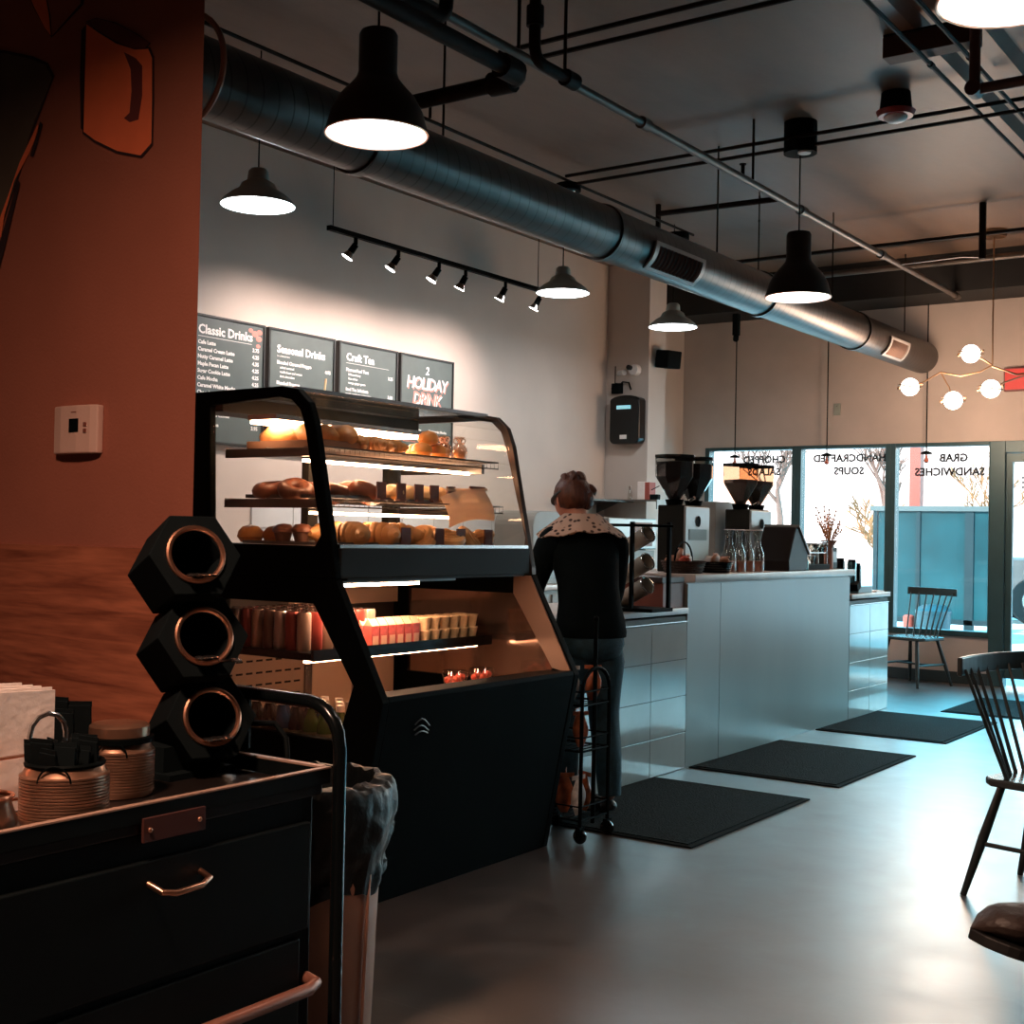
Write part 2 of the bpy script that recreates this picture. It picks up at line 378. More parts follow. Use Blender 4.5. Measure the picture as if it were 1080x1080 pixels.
# door
d = bpy.data.objects.new('door_1', None); COL.objects.link(d); d.location = (-2.7, YW+.05, 0); d['kind'] = 'structure'
m = MB(); m.box((-3.30, YW-.02, 0), (-3.163, YW+.12, 2.30)); m.box((-2.24, YW-.02, 0), (-2.1, YW+.12, 2.30)); m.box((-3.163, YW-.02, 2.19), (-2.24, YW+.12, 2.30))
m.build('door_frame', TEALFR, d, smooth=False, bevel=.003)
m = MB(); m.box((-3.16, YW+.01, .08), (-3.10, YW+.06, 2.185)); m.box((-2.30, YW+.01, .08), (-2.245, YW+.06, 2.185)); m.box((-3.10, YW+.01, 2.12), (-2.30, YW+.06, 2.185)); m.box((-3.10, YW+.01, .08), (-2.30, YW+.06, .28))
m.build('door_leaf', TEALFR, d, smooth=False, bevel=.003)
MB().box((-3.10, YW+.03, .28), (-2.30, YW+.042, 2.12)).build('door_pane', GLASS, d, smooth=False)
m = MB(); m.box((-3.10, YW-.07, 2.10), (-2.75, YW+.0, 2.17)); m.tube([(-2.8, YW-.05, 2.17), (-2.6, YW-.2, 2.20), (-2.75, YW, 2.22)], .01); m.build('door_closer', TEALFR, d, smooth=False)
MB().tube([(-2.36, YW-.0, .9), (-2.36, YW-.06, .93), (-2.36, YW-.06, 1.27), (-2.36, YW, 1.3)], .014).build('door_handle', CHROME, d)
rebase(d)
o = text('SE', .15, WLET, (-3.035, YW+.05, 1.86), RO, None, 'lettering', .001, 'RIGHT', .001); o.parent = d; o.location = o.location-d.location

# ================================================================ OUTSIDE
PAVE = mat('sunlit concrete paving', (0.60, 0.58, 0.56), 0.8, var=0.1, vscale=.6)
ASPH = mat('pale asphalt', (0.40, 0.44, 0.47), 0.85, var=0.1, vscale=.8)
g = struct('ground_outside', MB().box((-60, YW+.15, -.15), (40, 60, -.05)), PAVE)
o = struct('road_outside', MB().box((-60, 30, -.05), (40, 60, -.045)), ASPH)

# glazed screen enclosure
CY = mat('teal tinted panel', (0.010, 0.052, 0.062), 0.25, var=0.3, vscale=1.5, spec=.25)
CYD = mat('slate blue post', (0.012, 0.030, 0.036), 0.5, spec=.2)
t = thing('screen_enclosure', 'tall cyan tinted glazed screen enclosure standing outside beyond the windows', 'screen', (-6.2, 18.3, -.05))
mb = MB()
for x0, x1 in ((-6.38, -5.83), (-5.77, -5.15), (-5.03, -4.78)): mb.box((x0, 18.28, .25), (x1, 18.31, 1.77))
mb.build('front_panel', CY, t, smooth=False)
MB().box((-6.47, 18.34, .25), (-6.44, 19.8, 1.77)).build('side_panel', CY, t, smooth=False)
for x, hw in ((-6.42, .03), (-5.80, .03), (-5.09, .06), (-4.75, .03)):
    MB().box((x-hw, 18.26, -.05), (x+hw, 18.34, 1.80)).build('post', CYD, t, smooth=False)
MB().box((-6.49, 18.24, 1.77), (-4.70, 18.36, 1.84)).build('top_rail', mat('grey rail', (0.07, 0.09, 0.09), .5), t, smooth=False)
MB().box((-6.46, 18.26, .19), (-4.72, 18.34, .26)).build('bottom_rail', CYD, t, smooth=False)
rebase(t)
RED = mat('orange red painted post', (0.30, 0.055, 0.035), 0.6)
t = thing('sign_post', 'orange red painted post rising behind the cyan enclosure', 'post', (-6.32, 19.2, -.05))
MB().box((-6.22, 19.15, -.05), (-6.06, 19.31, 5.2)).build('post', RED, t, smooth=False)
MB().box((-6.26, 19.1, -.05), (-6.02, 19.35, .03)).build('base_plate', DSTEEL, t, smooth=False); rebase(t)
t = thing('litter_bin', 'teal blue lidded litter bin outside in front of the cyan enclosure', 'bin', (-5.35, 17.55, -.05))
TB = mat('teal bin plastic', (0.008, 0.045, 0.06), 0.4)
MB().lathe([(0, 0), (.2, 0), (.23, .38), (.23, .42)], seg=24).build('bin_body', TB, t); MB().lathe([(.24, .42), (.24, .46), (.16, .53), (0, .55)], seg=24).build('lid', TB, t)
t = thing('parking_post', 'short coral red parking bollard outside beneath the cyan enclosure', 'bollard', (-5.70, 17.6, -.05))
MB().cone((0, 0, 0), (0, 0, .36), .075).build('post', RED, t); MB().ball((0, 0, .36), .075, (1, 1, .4)).build('cap', RED, t)

# pick-up truck parked outside
t = thing('pickup_truck', 'white pick-up truck with red tail light parked outside beyond the glass door', 'truck', (-4.0, 24.2, -.05), 0.35)
WT = mat('grey white car paint', (0.11, 0.095, 0.09), 0.25, coat=.5); CG = mat('dark car glass', (0.012, 0.026, 0.03), 0.3, spec=.1); TY = mat('tyre rubber', (0.006, 0.012, 0.014), 0.8, spec=.1)
mb = MB()
side = [(-2.6, .55), (-2.6, 1.15), (-.55, 1.15), (-.5, 1.2), (-.3, 1.78), (1.0, 1.80), (1.55, 1.2), (2.55, 1.1), (2.65, .55)]
mb.prism(side, 1.8, Matrix(((1, 0, 0, 0), (0, 0, 1, -.9), (0, 1, 0, 0), (0, 0, 0, 1)))); mb.build('body', WT, t, smooth=False, bevel=.05)
mb = MB(); mb.prism([(-.28, 1.25), (-.2, 1.70), (.95, 1.72), (1.4, 1.25)], 1.84, Matrix(((1, 0, 0, 0), (0, 0, 1, -.92), (0, 1, 0, 0), (0, 0, 0, 1)))); mb.build('cab_window', CG, t, smooth=False)
MB().box((-2.68, -.75, 1.2), (-2.3, .75, 1.65)).build('bed_cover', CG, t, smooth=False, bevel=.05)
for x in (-1.65, 1.75):
    for s in (-1, 1):
        w = MB().lathe([(0, -.14), (.30, -.14), (.40, -.12), (.42, 0), (.40, .12), (.30, .14), (0, .14)], (x, s*.82, .42), 28, (0, 1, 0)).build('wheel', TY, t)
        MB().lathe([(0, -.155), (.22, -.155), (.24, -.13), (.24, .13), (.22, .155), (0, .155)], (x, s*.82, .42), 20, (0, 1, 0)).build('hub', CHROME, w)
for s in (-1, 1): MB().box((-2.66, s*.85-.08, .8), (-2.58, s*.85+.08, 1.1)).build('tail_light', emit('tail light red', (.9, .05, .04), .4), t, smooth=False)
MB().box((-2.75, -.85, .45), (-2.6, .85, .65)).build('rear_bumper', CHROME, t, smooth=False, bevel=.03)

# bare trees
BARK = mat('bare winter bark', (0.16, 0.075, 0.055), 0.9, var=.2)
def tree(loc, h, seed, label, m=BARK, twigs=5, spread=.55):
    rnd = random.Random(seed); t = thing('bare_tree', label, 'tree', loc, 0, 'bare trees outside the windows')
    mb = MB()
    def br(p, d, L, r, k):
        n = 4; pts = [p]; rs = [r]
        for i in range(n):
            d = (d+Vector((rnd.uniform(-.15, .15), rnd.uniform(-.15, .15), rnd.uniform(-.02, .1)))).normalized(); p = p+d*L/n; pts.append(p); rs.append(max(r*(1-.45*(i+1)/n), .011))
        mb.tube(pts, rs, 5, caps=False)
        if k:
            for _ in range(3 if k < twigs else 4):
                a = rnd.uniform(0, 2*PI); e = (d+Vector((math.cos(a), math.sin(a), rnd.uniform(-.1, .4)))*spread*rnd.uniform(.7, 1.4)).normalized()
                br(pts[rnd.choice((2, 3, 4))], e, L*rnd.uniform(.58, .78), r*.5, k-1)
    br(Vector((0, 0, h*.22)), Vector((0, 0, 1)), h*.22, h*.016, twigs)
    mb.build('branches', m, t)
    MB().tube([(0, 0, 0), (.05, 0, h*.15), (0, 0, h*.24)], [h*.024, h*.020, h*.017], 10).build('trunk', m, t)
tree((-11.2, 26, -.05), 5.6, 3, 'bare winter tree outside the first window beside the corner')
tree((-9.4, 27.5, -.05), 5.6, 11, 'bare winter tree outside the middle window')
tree((-6.0, 31, -.05), 4.2, 5, 'small bare tree beyond the orange post')
AUT = mat('dry autumn grass', (0.30, 0.12, 0.045), 0.9, var=.3)
tree((-7.5, 22.0, -.05), 3.0, 21, 'rust coloured bushy sapling left of the cyan enclosure', AUT, 4, .7)
tree((-9.0, 34, -.05), 5.0, 9, 'rust coloured tree far behind the orange post', AUT, 5, .5)
tree((-3.5, 30, -.05), 4.8, 33, 'bare winter tree beyond the glass door')
# ================================================================ CEILING SERVICES
# big spiral duct
GALV = mat('galvanised duct', (0.085, 0.076, 0.070), 0.38, 0.85, var=0.25, vscale=5, rvar=.06)
def seam_lines(m, pitch, frac):
    """thin helical lock seams of a spiral duct, running round the Y axis"""
    n = m.node_tree.nodes; l = m.node_tree.links; b = n['Principled BSDF']; t = [q for q in n if q.type == 'TEX_COORD'][0]
    sp = n.new('ShaderNodeSeparateXYZ'); l.new(t.outputs['Object'], sp.inputs[0])
    k = n.new('ShaderNodeMath'); k.operation = 'MULTIPLY_ADD'; k.inputs[1].default_value = .25; l.new(sp.outputs['Z'], k.inputs[0]); l.new(sp.outputs['Y'], k.inputs[2])
    d = n.new('ShaderNodeMath'); d.operation = 'DIVIDE'; d.inputs[1].default_value = pitch; l.new(k.outputs[0], d.inputs[0])
    f = n.new('ShaderNodeMath'); f.operation = 'FRACT'; l.new(d.outputs[0], f.inputs[0])
    c = n.new('ShaderNodeMath'); c.operation = 'LESS_THAN'; c.inputs[1].default_value = frac; l.new(f.outputs[0], c.inputs[0])
    src = b.inputs['Base Color'].links[0].from_socket; mx = n.new('ShaderNodeMix'); mx.data_type = 'RGBA'; mx.inputs[7].default_value = (.05, .042, .038, 1)
    l.new(c.outputs[0], mx.inputs[0]); l.new(src, mx.inputs[6]); l.new(mx.outputs[2], b.inputs['Base Color'])
seam_lines(GALV, .085, .10)
DX, DZ, DR = -3.90, 3.107, .153
t = thing('spiral_duct', 'long round galvanised spiral duct hung under the ceiling beside the service wall', 'duct', (DX, 7, DZ))
mb = MB(); prof = []; y = 0.0; L = 10.01
while y < L:
    prof += [(DR, y)]; y += .5
prof += [(DR, L), (DR-.01, L+.02), (0, L+.02)]
mb.lathe([(0, 0)]+prof, (DX, 2.32, DZ), 40, (0, 1, 0)).build('duct_body', GALV, t)
for y in (4.3, 6.4, 8.6, 10.5):
    MB().lathe([(DR+.002, -.03), (DR+.012, -.03), (DR+.012, .03), (DR+.002, .03)], (DX, y, DZ), 40, (0, 1, 0)).build('joint_band', GALV, t)
for y in (2.9, 4.9, 7.9, 10.0, 11.8):
    MB().tube([(DX, y, DZ+DR), (DX, y, ZC)], .006, 6).build('hanger_rod', PIPE, t)
GRI = mat('grille pale metal', (0.42, 0.38, 0.35), 0.45, .3)
for (ya, yb) in ((6.75, 7.40), (10.95, 11.45)):
    def arc(rr, a): return (DX+rr*math.cos(a), DZ+rr*math.sin(a))
    a0, a1 = math.radians(-62), math.radians(2)
    def strip(A0, A1, Y0, Y1, r0=DR+.006, r1=DR+.020, n=8):
        q = MB(); outer = [arc(r1, A0+(A1-A0)*i/n) for i in range(n+1)]; inner = [arc(r0, A1+(A0-A1)*i/n) for i in range(n+1)]
        q.prism(outer+inner, Y1-Y0, XZ(Y0)); return q
    q = strip(a0, a1, ya, ya+.04); 
    for args in ((a0, a1, yb-.04, yb), (a0, a0+.14, ya, yb), (a1-.14, a1, ya, yb)):
        q2 = strip(*args); me = bpy.data.meshes.new('x'); q2.b.to_mesh(me); q.b.from_mesh(me); q2.b.free()
    gr = q.build('supply_grille', GRI, t, smooth=False)
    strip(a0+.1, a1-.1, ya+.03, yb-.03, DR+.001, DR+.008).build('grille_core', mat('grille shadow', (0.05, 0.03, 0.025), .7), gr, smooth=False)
    q = MB(); k = 12
    for i in range(k):
        yy = ya+.05+(yb-ya-.1)*(i+.5)/k; n = 6
        pts = [arc(DR+.014, a0+.13+(a1-a0-.26)*j/n) for j in range(n+1)]
        q.tube([(p[0], yy, p[1]) for p in pts], .006, 5)
    q.build('louvre', mat('louvre bronze', (0.17, 0.10, 0.075), .5, .4), gr)
rebase(t)
for c in t.children:
    pass

def pipe(name, label, pts, r, m=PIPE, cat='pipe', k=10, group=None, fit=None, parts=None):
    """pipe run as one thing: pipe body + couplings"""
    c = Vector(pts[0]); t = thing(name, label, cat, c, 0, group)
    MB().tube([Vector(p)-c for p in pts], r, k).build('pipe_run', m, t)
    for p, dr in (fit or []):
        p = Vector(p)-c; dr = Vector(dr).normalized()
        MB().cone(p-dr*r*1.6, p+dr*r*1.6, r*1.45, seg=12).build('coupling', m, t)
    return t
def bend(a, b, c, r, n=6):
    a, b, c = Vector(a), Vector(b), Vector(c); u = (a-b).normalized(); v = (c-b).normalized()
    p, q = b+u*r, b+v*r
    return [((1-s)**2)*p+2*s*(1-s)*b+s*s*q for s in [i/n for i in range(n+1)]]
PIPEG = mat('grey steel sprinkler pipe', (0.10, 0.078, 0.065), 0.45, .4, var=.2)
pipe('sprinkler_pipe', 'long straight sprinkler main running diagonally across the view toward the windows', [(-3.46, 2.32, 3.589), (-3.46, 11.94, 3.589)], .024, PIPEG,
     fit=[((-3.46, 6.1, 3.589), (0, 1, 0)), ((-3.46, 8.3, 3.589), (0, 1, 0)), ((-3.46, 9.9, 3.589), (0, 1, 0)), ((-3.46, 11.9, 3.589), (0, 1, 0))])
pipe('gas_pipe', 'thick dark pipe elbowed back over the near black bell lamp', [(-3.14, 2.32, 3.3)]+bend((-3.14, 1.6, 3.3), (-3.14, 4.5, 3.3), (-4.4, 4.5, 3.3), .09)+[(-4.6, 4.5, 3.3)], .036,
     fit=[((-3.14, 4.38, 3.3), (0, 1, 0)), ((-3.26, 4.5, 3.3), (1, 0, 0)), ((-3.14, 3.2, 3.3), (0, 1, 0))])
pipe('gas_pipe', 'second thick dark pipe just above the elbowed one near the top edge', [(-3.30, 2.32, 3.46), (-3.30, 3.9, 3.46)]+bend((-3.3, 3.9, 3.46), (-3.3, 4.15, 3.46), (-3.3, 4.15, 4.0), .08)+[(-3.3, 4.15, 4.0)], .030)
pipe('branch_pipe', 'short U-shaped pipe drop with fittings beside the sprinkler main', [(-3.30, 4.8, 3.95), (-3.30, 4.8, 3.62)]+bend((-3.3, 4.8, 3.62), (-3.3, 4.8, 3.50), (-3.3, 5.2, 3.50), .08)+[(-3.3, 5.15, 3.50)], .028,
     fit=[((-3.30, 4.8, 3.7), (0, 0, 1)), ((-3.3, 5.1, 3.5), (0, 1, 0))])
# conduits along the duct
for i, (x, z) in enumerate(((-4.96, 3.86), (-5.03, 3.82))):
    pipe('conduit', ('upper' if i == 0 else 'lower')+' of the two thin conduits running lengthwise just above the spiral duct', [(x, 2.4, z), (x, 9.6, z)], .011, k=6, group='lengthwise conduits above the duct', cat='conduit')
for i, (y, z) in enumerate(((7.62, 3.88), (7.70, 3.84))):
    pipe('conduit', ('far' if i == 0 else 'near')+' strand of the conduit pair crossing the ceiling through the black junction box', [(-4.95, y, z), (3.4, y, z)], .012, k=6, group='crosswise conduits at the junction box', cat='conduit')
for i, (y, z) in enumerate(((5.42, 3.86), (5.52, 3.83))):
    pipe('conduit', ('upper' if i == 0 else 'lower')+' strand of the near conduit pair crossing the ceiling at the top edge', [(-3.95, y, z), (3.4, y, z)], .013, k=6, group='near crosswise conduits', cat='conduit')
pipe('conduit', 'thin conduit crossing the dark ceiling short of the beam', [(-5.4, 10.4, 3.78), (3.4, 10.4, 3.78)], .016, k=6, cat='conduit')
pipe('sprinkler_pipe', 'pale crosswise pipe close under the far ceiling in front of the beam', [(-5.4, 11.4, 3.80), (3.4, 11.4, 3.80)], .028, PIPEG)
pipe('conduit', 'short crosswise arm linking the duct conduits to the sprinkler main', [(-4.40, 7.98, 3.62), (-3.50, 7.98, 3.605)], .020, k=8, cat='conduit')
pipe('conduit', 'left of the two slanting conduits at the upper right of the view', [(-2.11, 1.5, 3.85), (-2.11, 9.2, 3.85)], .012, k=6, group='lengthwise conduits on the ribbed deck', cat='conduit', fit=[((-2.11, 6.75, 3.85), (0, 1, 0))])
pipe('conduit', 'right of the two slanting conduits at the upper right of the view', [(-1.91, 1.5, 3.85), (-1.91, 9.2, 3.85)], .012, k=6, group='lengthwise conduits on the ribbed deck', cat='conduit', fit=[((-1.91, 6.75, 3.85), (0, 1, 0))])
pipe('strut_hanger', 'dark vertical hanger turning into a crosswise arm below the right bell lamp', [(-1.74, 6.23, 4.0)]+bend((-1.74, 6.23, 4.0), (-1.74, 6.23, 3.50), (-.4, 6.23, 3.50), .03)+[(2.0, 6.23, 3.50)], .026, mat('rust brown pipe', (.06, .022, .018), .5), cat='hanger', fit=[((-1.74, 6.23, 3.50), (0, 1, 0))])
pipe('branch_pipe', 'thin pale pipe stub from the sprinkler main to the far drop', [(-3.44, 10.3, 3.59), (-2.95, 10.3, 3.60), (-2.80, 10.3, 3.58)], .013, PIPEG, k=6)
pipe('drop_hanger', 'twin vertical drop left of the globe chandelier canopy', [(-2.80, 10.3, 4.0), (-2.80, 10.3, 3.56)], .028, cat='hanger', k=8)
for i, (x, y, z) in enumerate(((-3.46, 4.9, 3.615), (-3.46, 7.50, 3.615), (-4.96, 6.1, 3.875), (-3.46, 5.3, 3.615))):
    pipe('hanger_rod', ['thin ceiling rod holding the sprinkler main nearest the camera', 'thin ceiling rod holding the sprinkler main beside the junction box', 'thin ceiling rod above the duct conduits', 'thin ceiling rod on the sprinkler main at the U-shaped drop'][i], [(x, y, ZC), (x, y, z)], .009, k=6, cat='rod')
pipe('hanger_strap', 'flat dark strap dropping from the ceiling to the conduits above the duct', [(-4.99, 9.05, 4.0), (-4.99, 9.05, 3.45)], .022, k=4, cat='strap')
pipe('hanger_wire', 'thin jointed wire hanging from the ceiling left of the bell lamp cord', [(-4.05, 8.9, 4.0), (-4.05, 8.9, 3.3)], .005, k=5, cat='wire', fit=[((-4.05, 8.9, 3.72), (0, 0, 1)), ((-4.05, 8.9, 3.9), (0, 0, 1))])
t = thing('upright_sprinkler', 'small upright sprinkler head on the long main', 'sprinkler', (-3.46, 7.35, 3.612))
MB().cone((0, 0, 0), (0, 0, .06), .012).build('stem', PIPE, t); MB().cone((0, 0, .06), (0, 0, .066), .022).build('deflector', PIPE, t)
for i, (x, y, z) in enumerate(((-4.99, 7.72, 3.80), (-5.02, 9.45, 3.80))):
    t = thing('sensor', ['round ceiling sensor at the conduit crossing above the duct', 'round ceiling sensor at the far end of the duct conduits'][i], 'sensor', (x, y, z), 0, 'sensors on the duct conduits')
    MB().cone((0, 0, 0), (0, 0, .05), .09, .09, 24).build('housing', BLACKM, t); MB().ball((0, 0, 0), .05, (1, 1, .5)).build('lens', CHROME, t)
t = thing('wood_block', 'dark timber block fixed to the ribbed deck above the two slanting conduits', 'block', (-2.08, 6.66, 3.88))
MB().box((-.24, -.06, 0), (.24, .06, .11)).build('block', mat('brown timber', (.05, .018, .012), .7), t, smooth=False, bevel=.004)
MB().box((-.235, -.065, .11), (.235, .065, .12)).build('cap', PIPE, t, smooth=False)
# alarm
t = thing('fire_alarm', 'red and white ceiling fire alarm on a black box', 'alarm', (-2.55, 7.5, 3.86))
MB().cone((0, 0, .03), (0, 0, .14), .095, .085, 24).build('back_box', BLACKM, t); MB().cone((0, 0, 0), (0, 0, .03), .10, .115, 24).build('rim', mat('alarm red', (.30, .02, .02), .4), t)
MB().ball((0, 0, 0), .07, (1, 1, .55)).build('lens', WHITE, t)
t = thing('junction_box', 'black round junction box on the ceiling where the far bell lamp hangs', 'junction box', (-3.236, 7.717, 3.80))
MB().cone((0, 0, 0), (0, 0, .20), .105, .105, 24).build('box', BLACKM, t); MB().cone((.04, -.03, -.012), (.04, -.03, 0), .04, .04, 16).build('cover', WHITE, t)
t = thing('valve_box', 'black boxy valve unit with a pressure pipe above the near bell lamp', 'valve box', (-3.62, 4.15, 3.62))
MB().box((-.10, -.13, 0), (.10, .13, .24)).build('box', BLACKM, t, smooth=False, bevel=.008); MB().cone((0, 0, .24), (0, 0, .55), .03).build('stem', PIPE, t)
t = thing('duct_collar', 'brown curved strap ring round the duct beside the terracotta wall', 'ring', (-3.9, 3.30, 3.107))
MB().torus((0, 0, 0), .215, .012, (0, 1, 0), 36, 8).build('ring', mat('tan strap', (.22, .11, .07), .5), t)

# ---- bell lamps
def bell(loc, label, top=ZC, lit=LAMPW, power=60, col=(1, .80, .66)):
    t = thing('bell_lamp', label, 'lamp', loc, 0, 'black bell pendant lamps')
    R = .205
    MB().lathe([(R, 0), (R+.004, .004), (R-.004, .03), (R*.90, .09), (R*.74, .15), (R*.52, .20), (R*.42, .225), (.078, .25), (.078, .40), (.07, .415), (0, .415)], seg=40).build('lamp_shade', CAPBL, t)
    MB().lathe([(R-.004, .001), (R*.88, .085), (R*.70, .145), (R*.45, .19), (0, .20)], seg=40).build('reflector', INNER, t)
    MB().lathe([(0, .022), (R*.95, .022), (R*.95, .028), (0, .028)], seg=40).build('diffuser', lit, t)
    MB().torus((0, 0, .002), R, .004, seg=48, k=6).build('rim', COPPER, t)
    MB().cone((0, 0, .41), (0, 0, top-loc[2]), .005, seg=8).build('cord', BLACKM, t)
    ld = bpy.data.lights.new('bulb', 'AREA'); ld.shape = 'DISK'; ld.size = .36; ld.energy = power; ld.color = col; ld.spread = math.radians(170)
    lo = bpy.data.objects.new('bulb', ld); COL.objects.link(lo); lo.parent = t; lo.location = (0, 0, .012)
    return t
bell((-3.42, 3.87, 2.93), 'black bell pendant lamp nearest the camera, hanging in front of the duct', power=6)
bell((-3.236, 7.717, 2.88), 'black bell pendant lamp hanging from the black junction box over the tall counter', 3.80, power=6)
bell((-.96, 3.798, 2.90), 'black bell pendant lamp cut off by the top right corner', power=6)
bell((-1.45, .45, 2.80), 'black bell pendant lamp hanging over the condiment cart beside the camera', power=72, col=(1, .60, .42))

# ---- dome lamps
def dome(loc, label, power=14):
    t = thing('dome_lamp', label, 'lamp', loc, 0, 'grey dome pendant lamps'); R = .205
    MB().lathe([(R, 0), (R+.003, .003), (R*.92, .03), (R*.72, .065), (R*.52, .09), (R*.45, .12), (R*.30, .14), (R*.27, .19), (R*.20, .205), (0, .21)], seg=40).build('lamp_shade', GREYEN, t)
    MB().lathe([(R-.003, .001), (R*.88, .03), (R*.68, .06), (R*.4, .085), (0, .09)], seg=40).build('reflector', LAMPC, t)
    MB().ball((0, 0, .03), .035).build('bulb', LAMPC, t)
    MB().cone((0, 0, .2), (0, 0, ZC-loc[2]), .004, seg=8).build('cord', BLACKM, t)
    ld = bpy.data.lights.new('bulb', 'AREA'); ld.shape = 'DISK'; ld.size = .3; ld.energy = power; ld.color = (.95, .97, 1)
    lo = bpy.data.objects.new('bulb', ld); COL.objects.link(lo); lo.parent = t; lo.location = (0, 0, -.01)
dome((-5.274, 4.993, 3.135), 'grey dome pendant lamp nearest the terracotta wall')
dome((-5.40, 8.30, 3.20), 'grey dome pendant lamp at the end of the track light')
dome((-5.19, 9.70, 3.12), 'grey dome pendant lamp hanging near the pilaster speaker')

# ---- track light
t = thing('track_light', 'black ceiling track with six small spotlights aimed at the menu boards', 'track light', (-5.7, 7.2, 3.26))
MB().box((-.018, -1.19, 0), (.018, 1.30, .03)).build('rail', BLACK, t, smooth=False)
for y in (-1.15, 1.2): MB().cone((0, y, .03), (0, y, .74), .003, seg=6).build('rod', BLACK, t)
SPOTL = emit('spot bulb', (1, .95, .9), 14)
for i, y in enumerate((6.268, 6.699, 7.147, 7.459, 7.961, 8.428)):
    yy = y-7.2; d_ = Vector((-.42, -.34 if i < 3 else -.15, -.84)).normalized(); p = Vector((0, yy, -.045))
    s = MB().cone((0, yy, 0), (0, yy, -.045), .014, seg=10).cone(p, p+d_*.06, .022, .024, 14).build('spot_head', BLACK, t)
    MB().cone(p+d_*.06, p+d_*.10, .024, .042, 16).build('reflector_cone', CHROME, s)
    MB().cone(p+d_*.098, p+d_*.104, .038, .038, 16).build('spot_bulb', SPOTL, s)
    ld = bpy.data.lights.new('spot', 'SPOT'); ld.energy = 60; ld.spot_size = math.radians(100); ld.spot_blend = 1.0; ld.color = (1, .80, .72); ld.shadow_soft_size = .04
    lo = bpy.data.objects.new('spot', ld); COL.objects.link(lo); lo.parent = t; lo.location = p+d_*.12
    dd = Vector((-.70, -.10, -.72)); lo.rotation_euler = dd.to_track_quat('-Z', 'Y').to_euler()

# ---- globe chandelier
BRASS = mat('brass', (.55, .32, .18), .3, 1.0)
t = thing('globe_chandelier', 'branching brass chandelier with glowing glass globes before the window wall', 'chandelier', (-2.965, 11.26, 2.9))
MB().cone((0, 0, 1.04), (0, 0, 1.10), .10, .11, 24).build('canopy', BRASS, t)
MB().cone((0, 0, -.05), (0, 0, 1.05), .006, seg=8).build('cord', BRASS, t)
MB().tube([(0, 0, -.05), (-.10, 0, -.10), (-.26, -.02, -.13)], .008).tube([(0, 0, -.06), (.2, 0, -.14), (.34, .02, -.12)], .008).tube([(-.26, -.02, -.13), (-.42, -.05, -.09), (-.56, -.03, -.16), (-.69, 0, -.2)], .007)\
    .tube([(-.42, -.05, -.09), (-.36, 0, -.22), (-.32, 0, -.33)], .006).tube([(0, 0, -.05), (-.07, .03, 0), (-.16, 0, .05)], .007).tube([(.34, .02, -.12), (.1, 0, -.2), (.0, 0, -.25)], .006).tube([(.34, .02, -.12), (.55, 0, -.05)], .006).build('arm', BRASS, t)
for (x, y, z) in ((-.18, 0, .06), (-.70, 0, -.20), (-.325, 0, -.335), (-.01, 0, -.25), (.60, 0, -.04)):
    gl = MB().ball((x, y, z), .078, seg=24).build('globe', GLOBE, t)
    MB().torus((x, y, z+.01), .10, .006, (.2, -.1, 1), 28, 6).ball((x-.10, y, z-.005), .016).ball((x+.10, y, z+.02), .012).build('ring', BRASS, gl)
ld = bpy.data.lights.new('globes', 'POINT'); ld.energy = 110; ld.color = (1, .66, .45); ld.shadow_soft_size = .3
lo = bpy.data.objects.new('globes', ld); COL.objects.link(lo); lo.parent = t; lo.location = (-.3, -.1, -.45)

# small edison pendants by the glass
for i, x in enumerate((-5.884, -4.875, -3.875)):
    t = thing('bulb_pendant', 'tiny bulb pendant on a long cord before the '+['first', 'second', 'third'][i]+' window from the corner', 'lamp', (x, 12.42, 2.115), 0, 'tiny bulb pendants at the windows')
    MB().cone((0, 0, .09), (0, 0, 1.52), .006, seg=6).build('cord', BLACKM, t); MB().lathe([(.055, .07), (.05, .085), (.012, .10), (0, .10)], seg=16).build('cap', BLACK, t)
    MB().lathe([(.008, .07), (.012, .04), (.024, .01), (.018, -.01), (0, -.02)], seg=14).build('bulb', mat('amber bulb', (.45, .10, .05), .2), t)

# ================================================================ WALL ITEMS
BOARD = mat('charcoal green menu board', (0.075, 0.100, 0.098), 0.5, var=0.08)
BFR = mat('black board frame', (0.008, 0.010, 0.010), 0.4)
PINKTX = mat('pink menu print', (0.62, 0.22, 0.18), 0.6)
TANTX = mat('tan menu print', (0.50, 0.36, 0.20), 0.6)
RW = (PI/2, 0, PI/2)
def board(y0, y1, label):
    t = thing('menu_board', label, 'menu board', (WX+.02, y0, 1.90), 0, 'menu boards over the service counter')
    w = y1-y0; h = .845
    MB().box((0, .012, .012), (.012, w-.012, h-.012)).build('panel', BOARD, t, smooth=False)
    m = MB().box((-.02, 0, 0), (.022, .014, h)).box((-.02, w-.014, 0), (.022, w, h)).box((-.02, .014, 0), (.022, w-.014, .014)).box((-.02, .014, h-.014), (.022, w-.014, h))
    m.build('frame', BFR, t, smooth=False)
    return t, w, h
def line(t, s, y, z, size, m=WHITETX, bold=.0, align='LEFT'):
    text(s, size, m, (.0125, y, z), RW, t, 'lettering', bold, align, .0008)
def rule(t, y0, y1, z, m=WHITETX, w=.0015):
    MB().box((.012, y0, z-w), (.0135, y1, z+w)).build('rule', m, t, smooth=False)
t, w, h = board(5.60, 6.267, 'menu board headed Classic Drinks, leftmost beside the terracotta wall')
line(t, 'Classic Drinks', .075, h-.125, .083, bold=.0022); rule(t, .075, w-.12, h-.145)
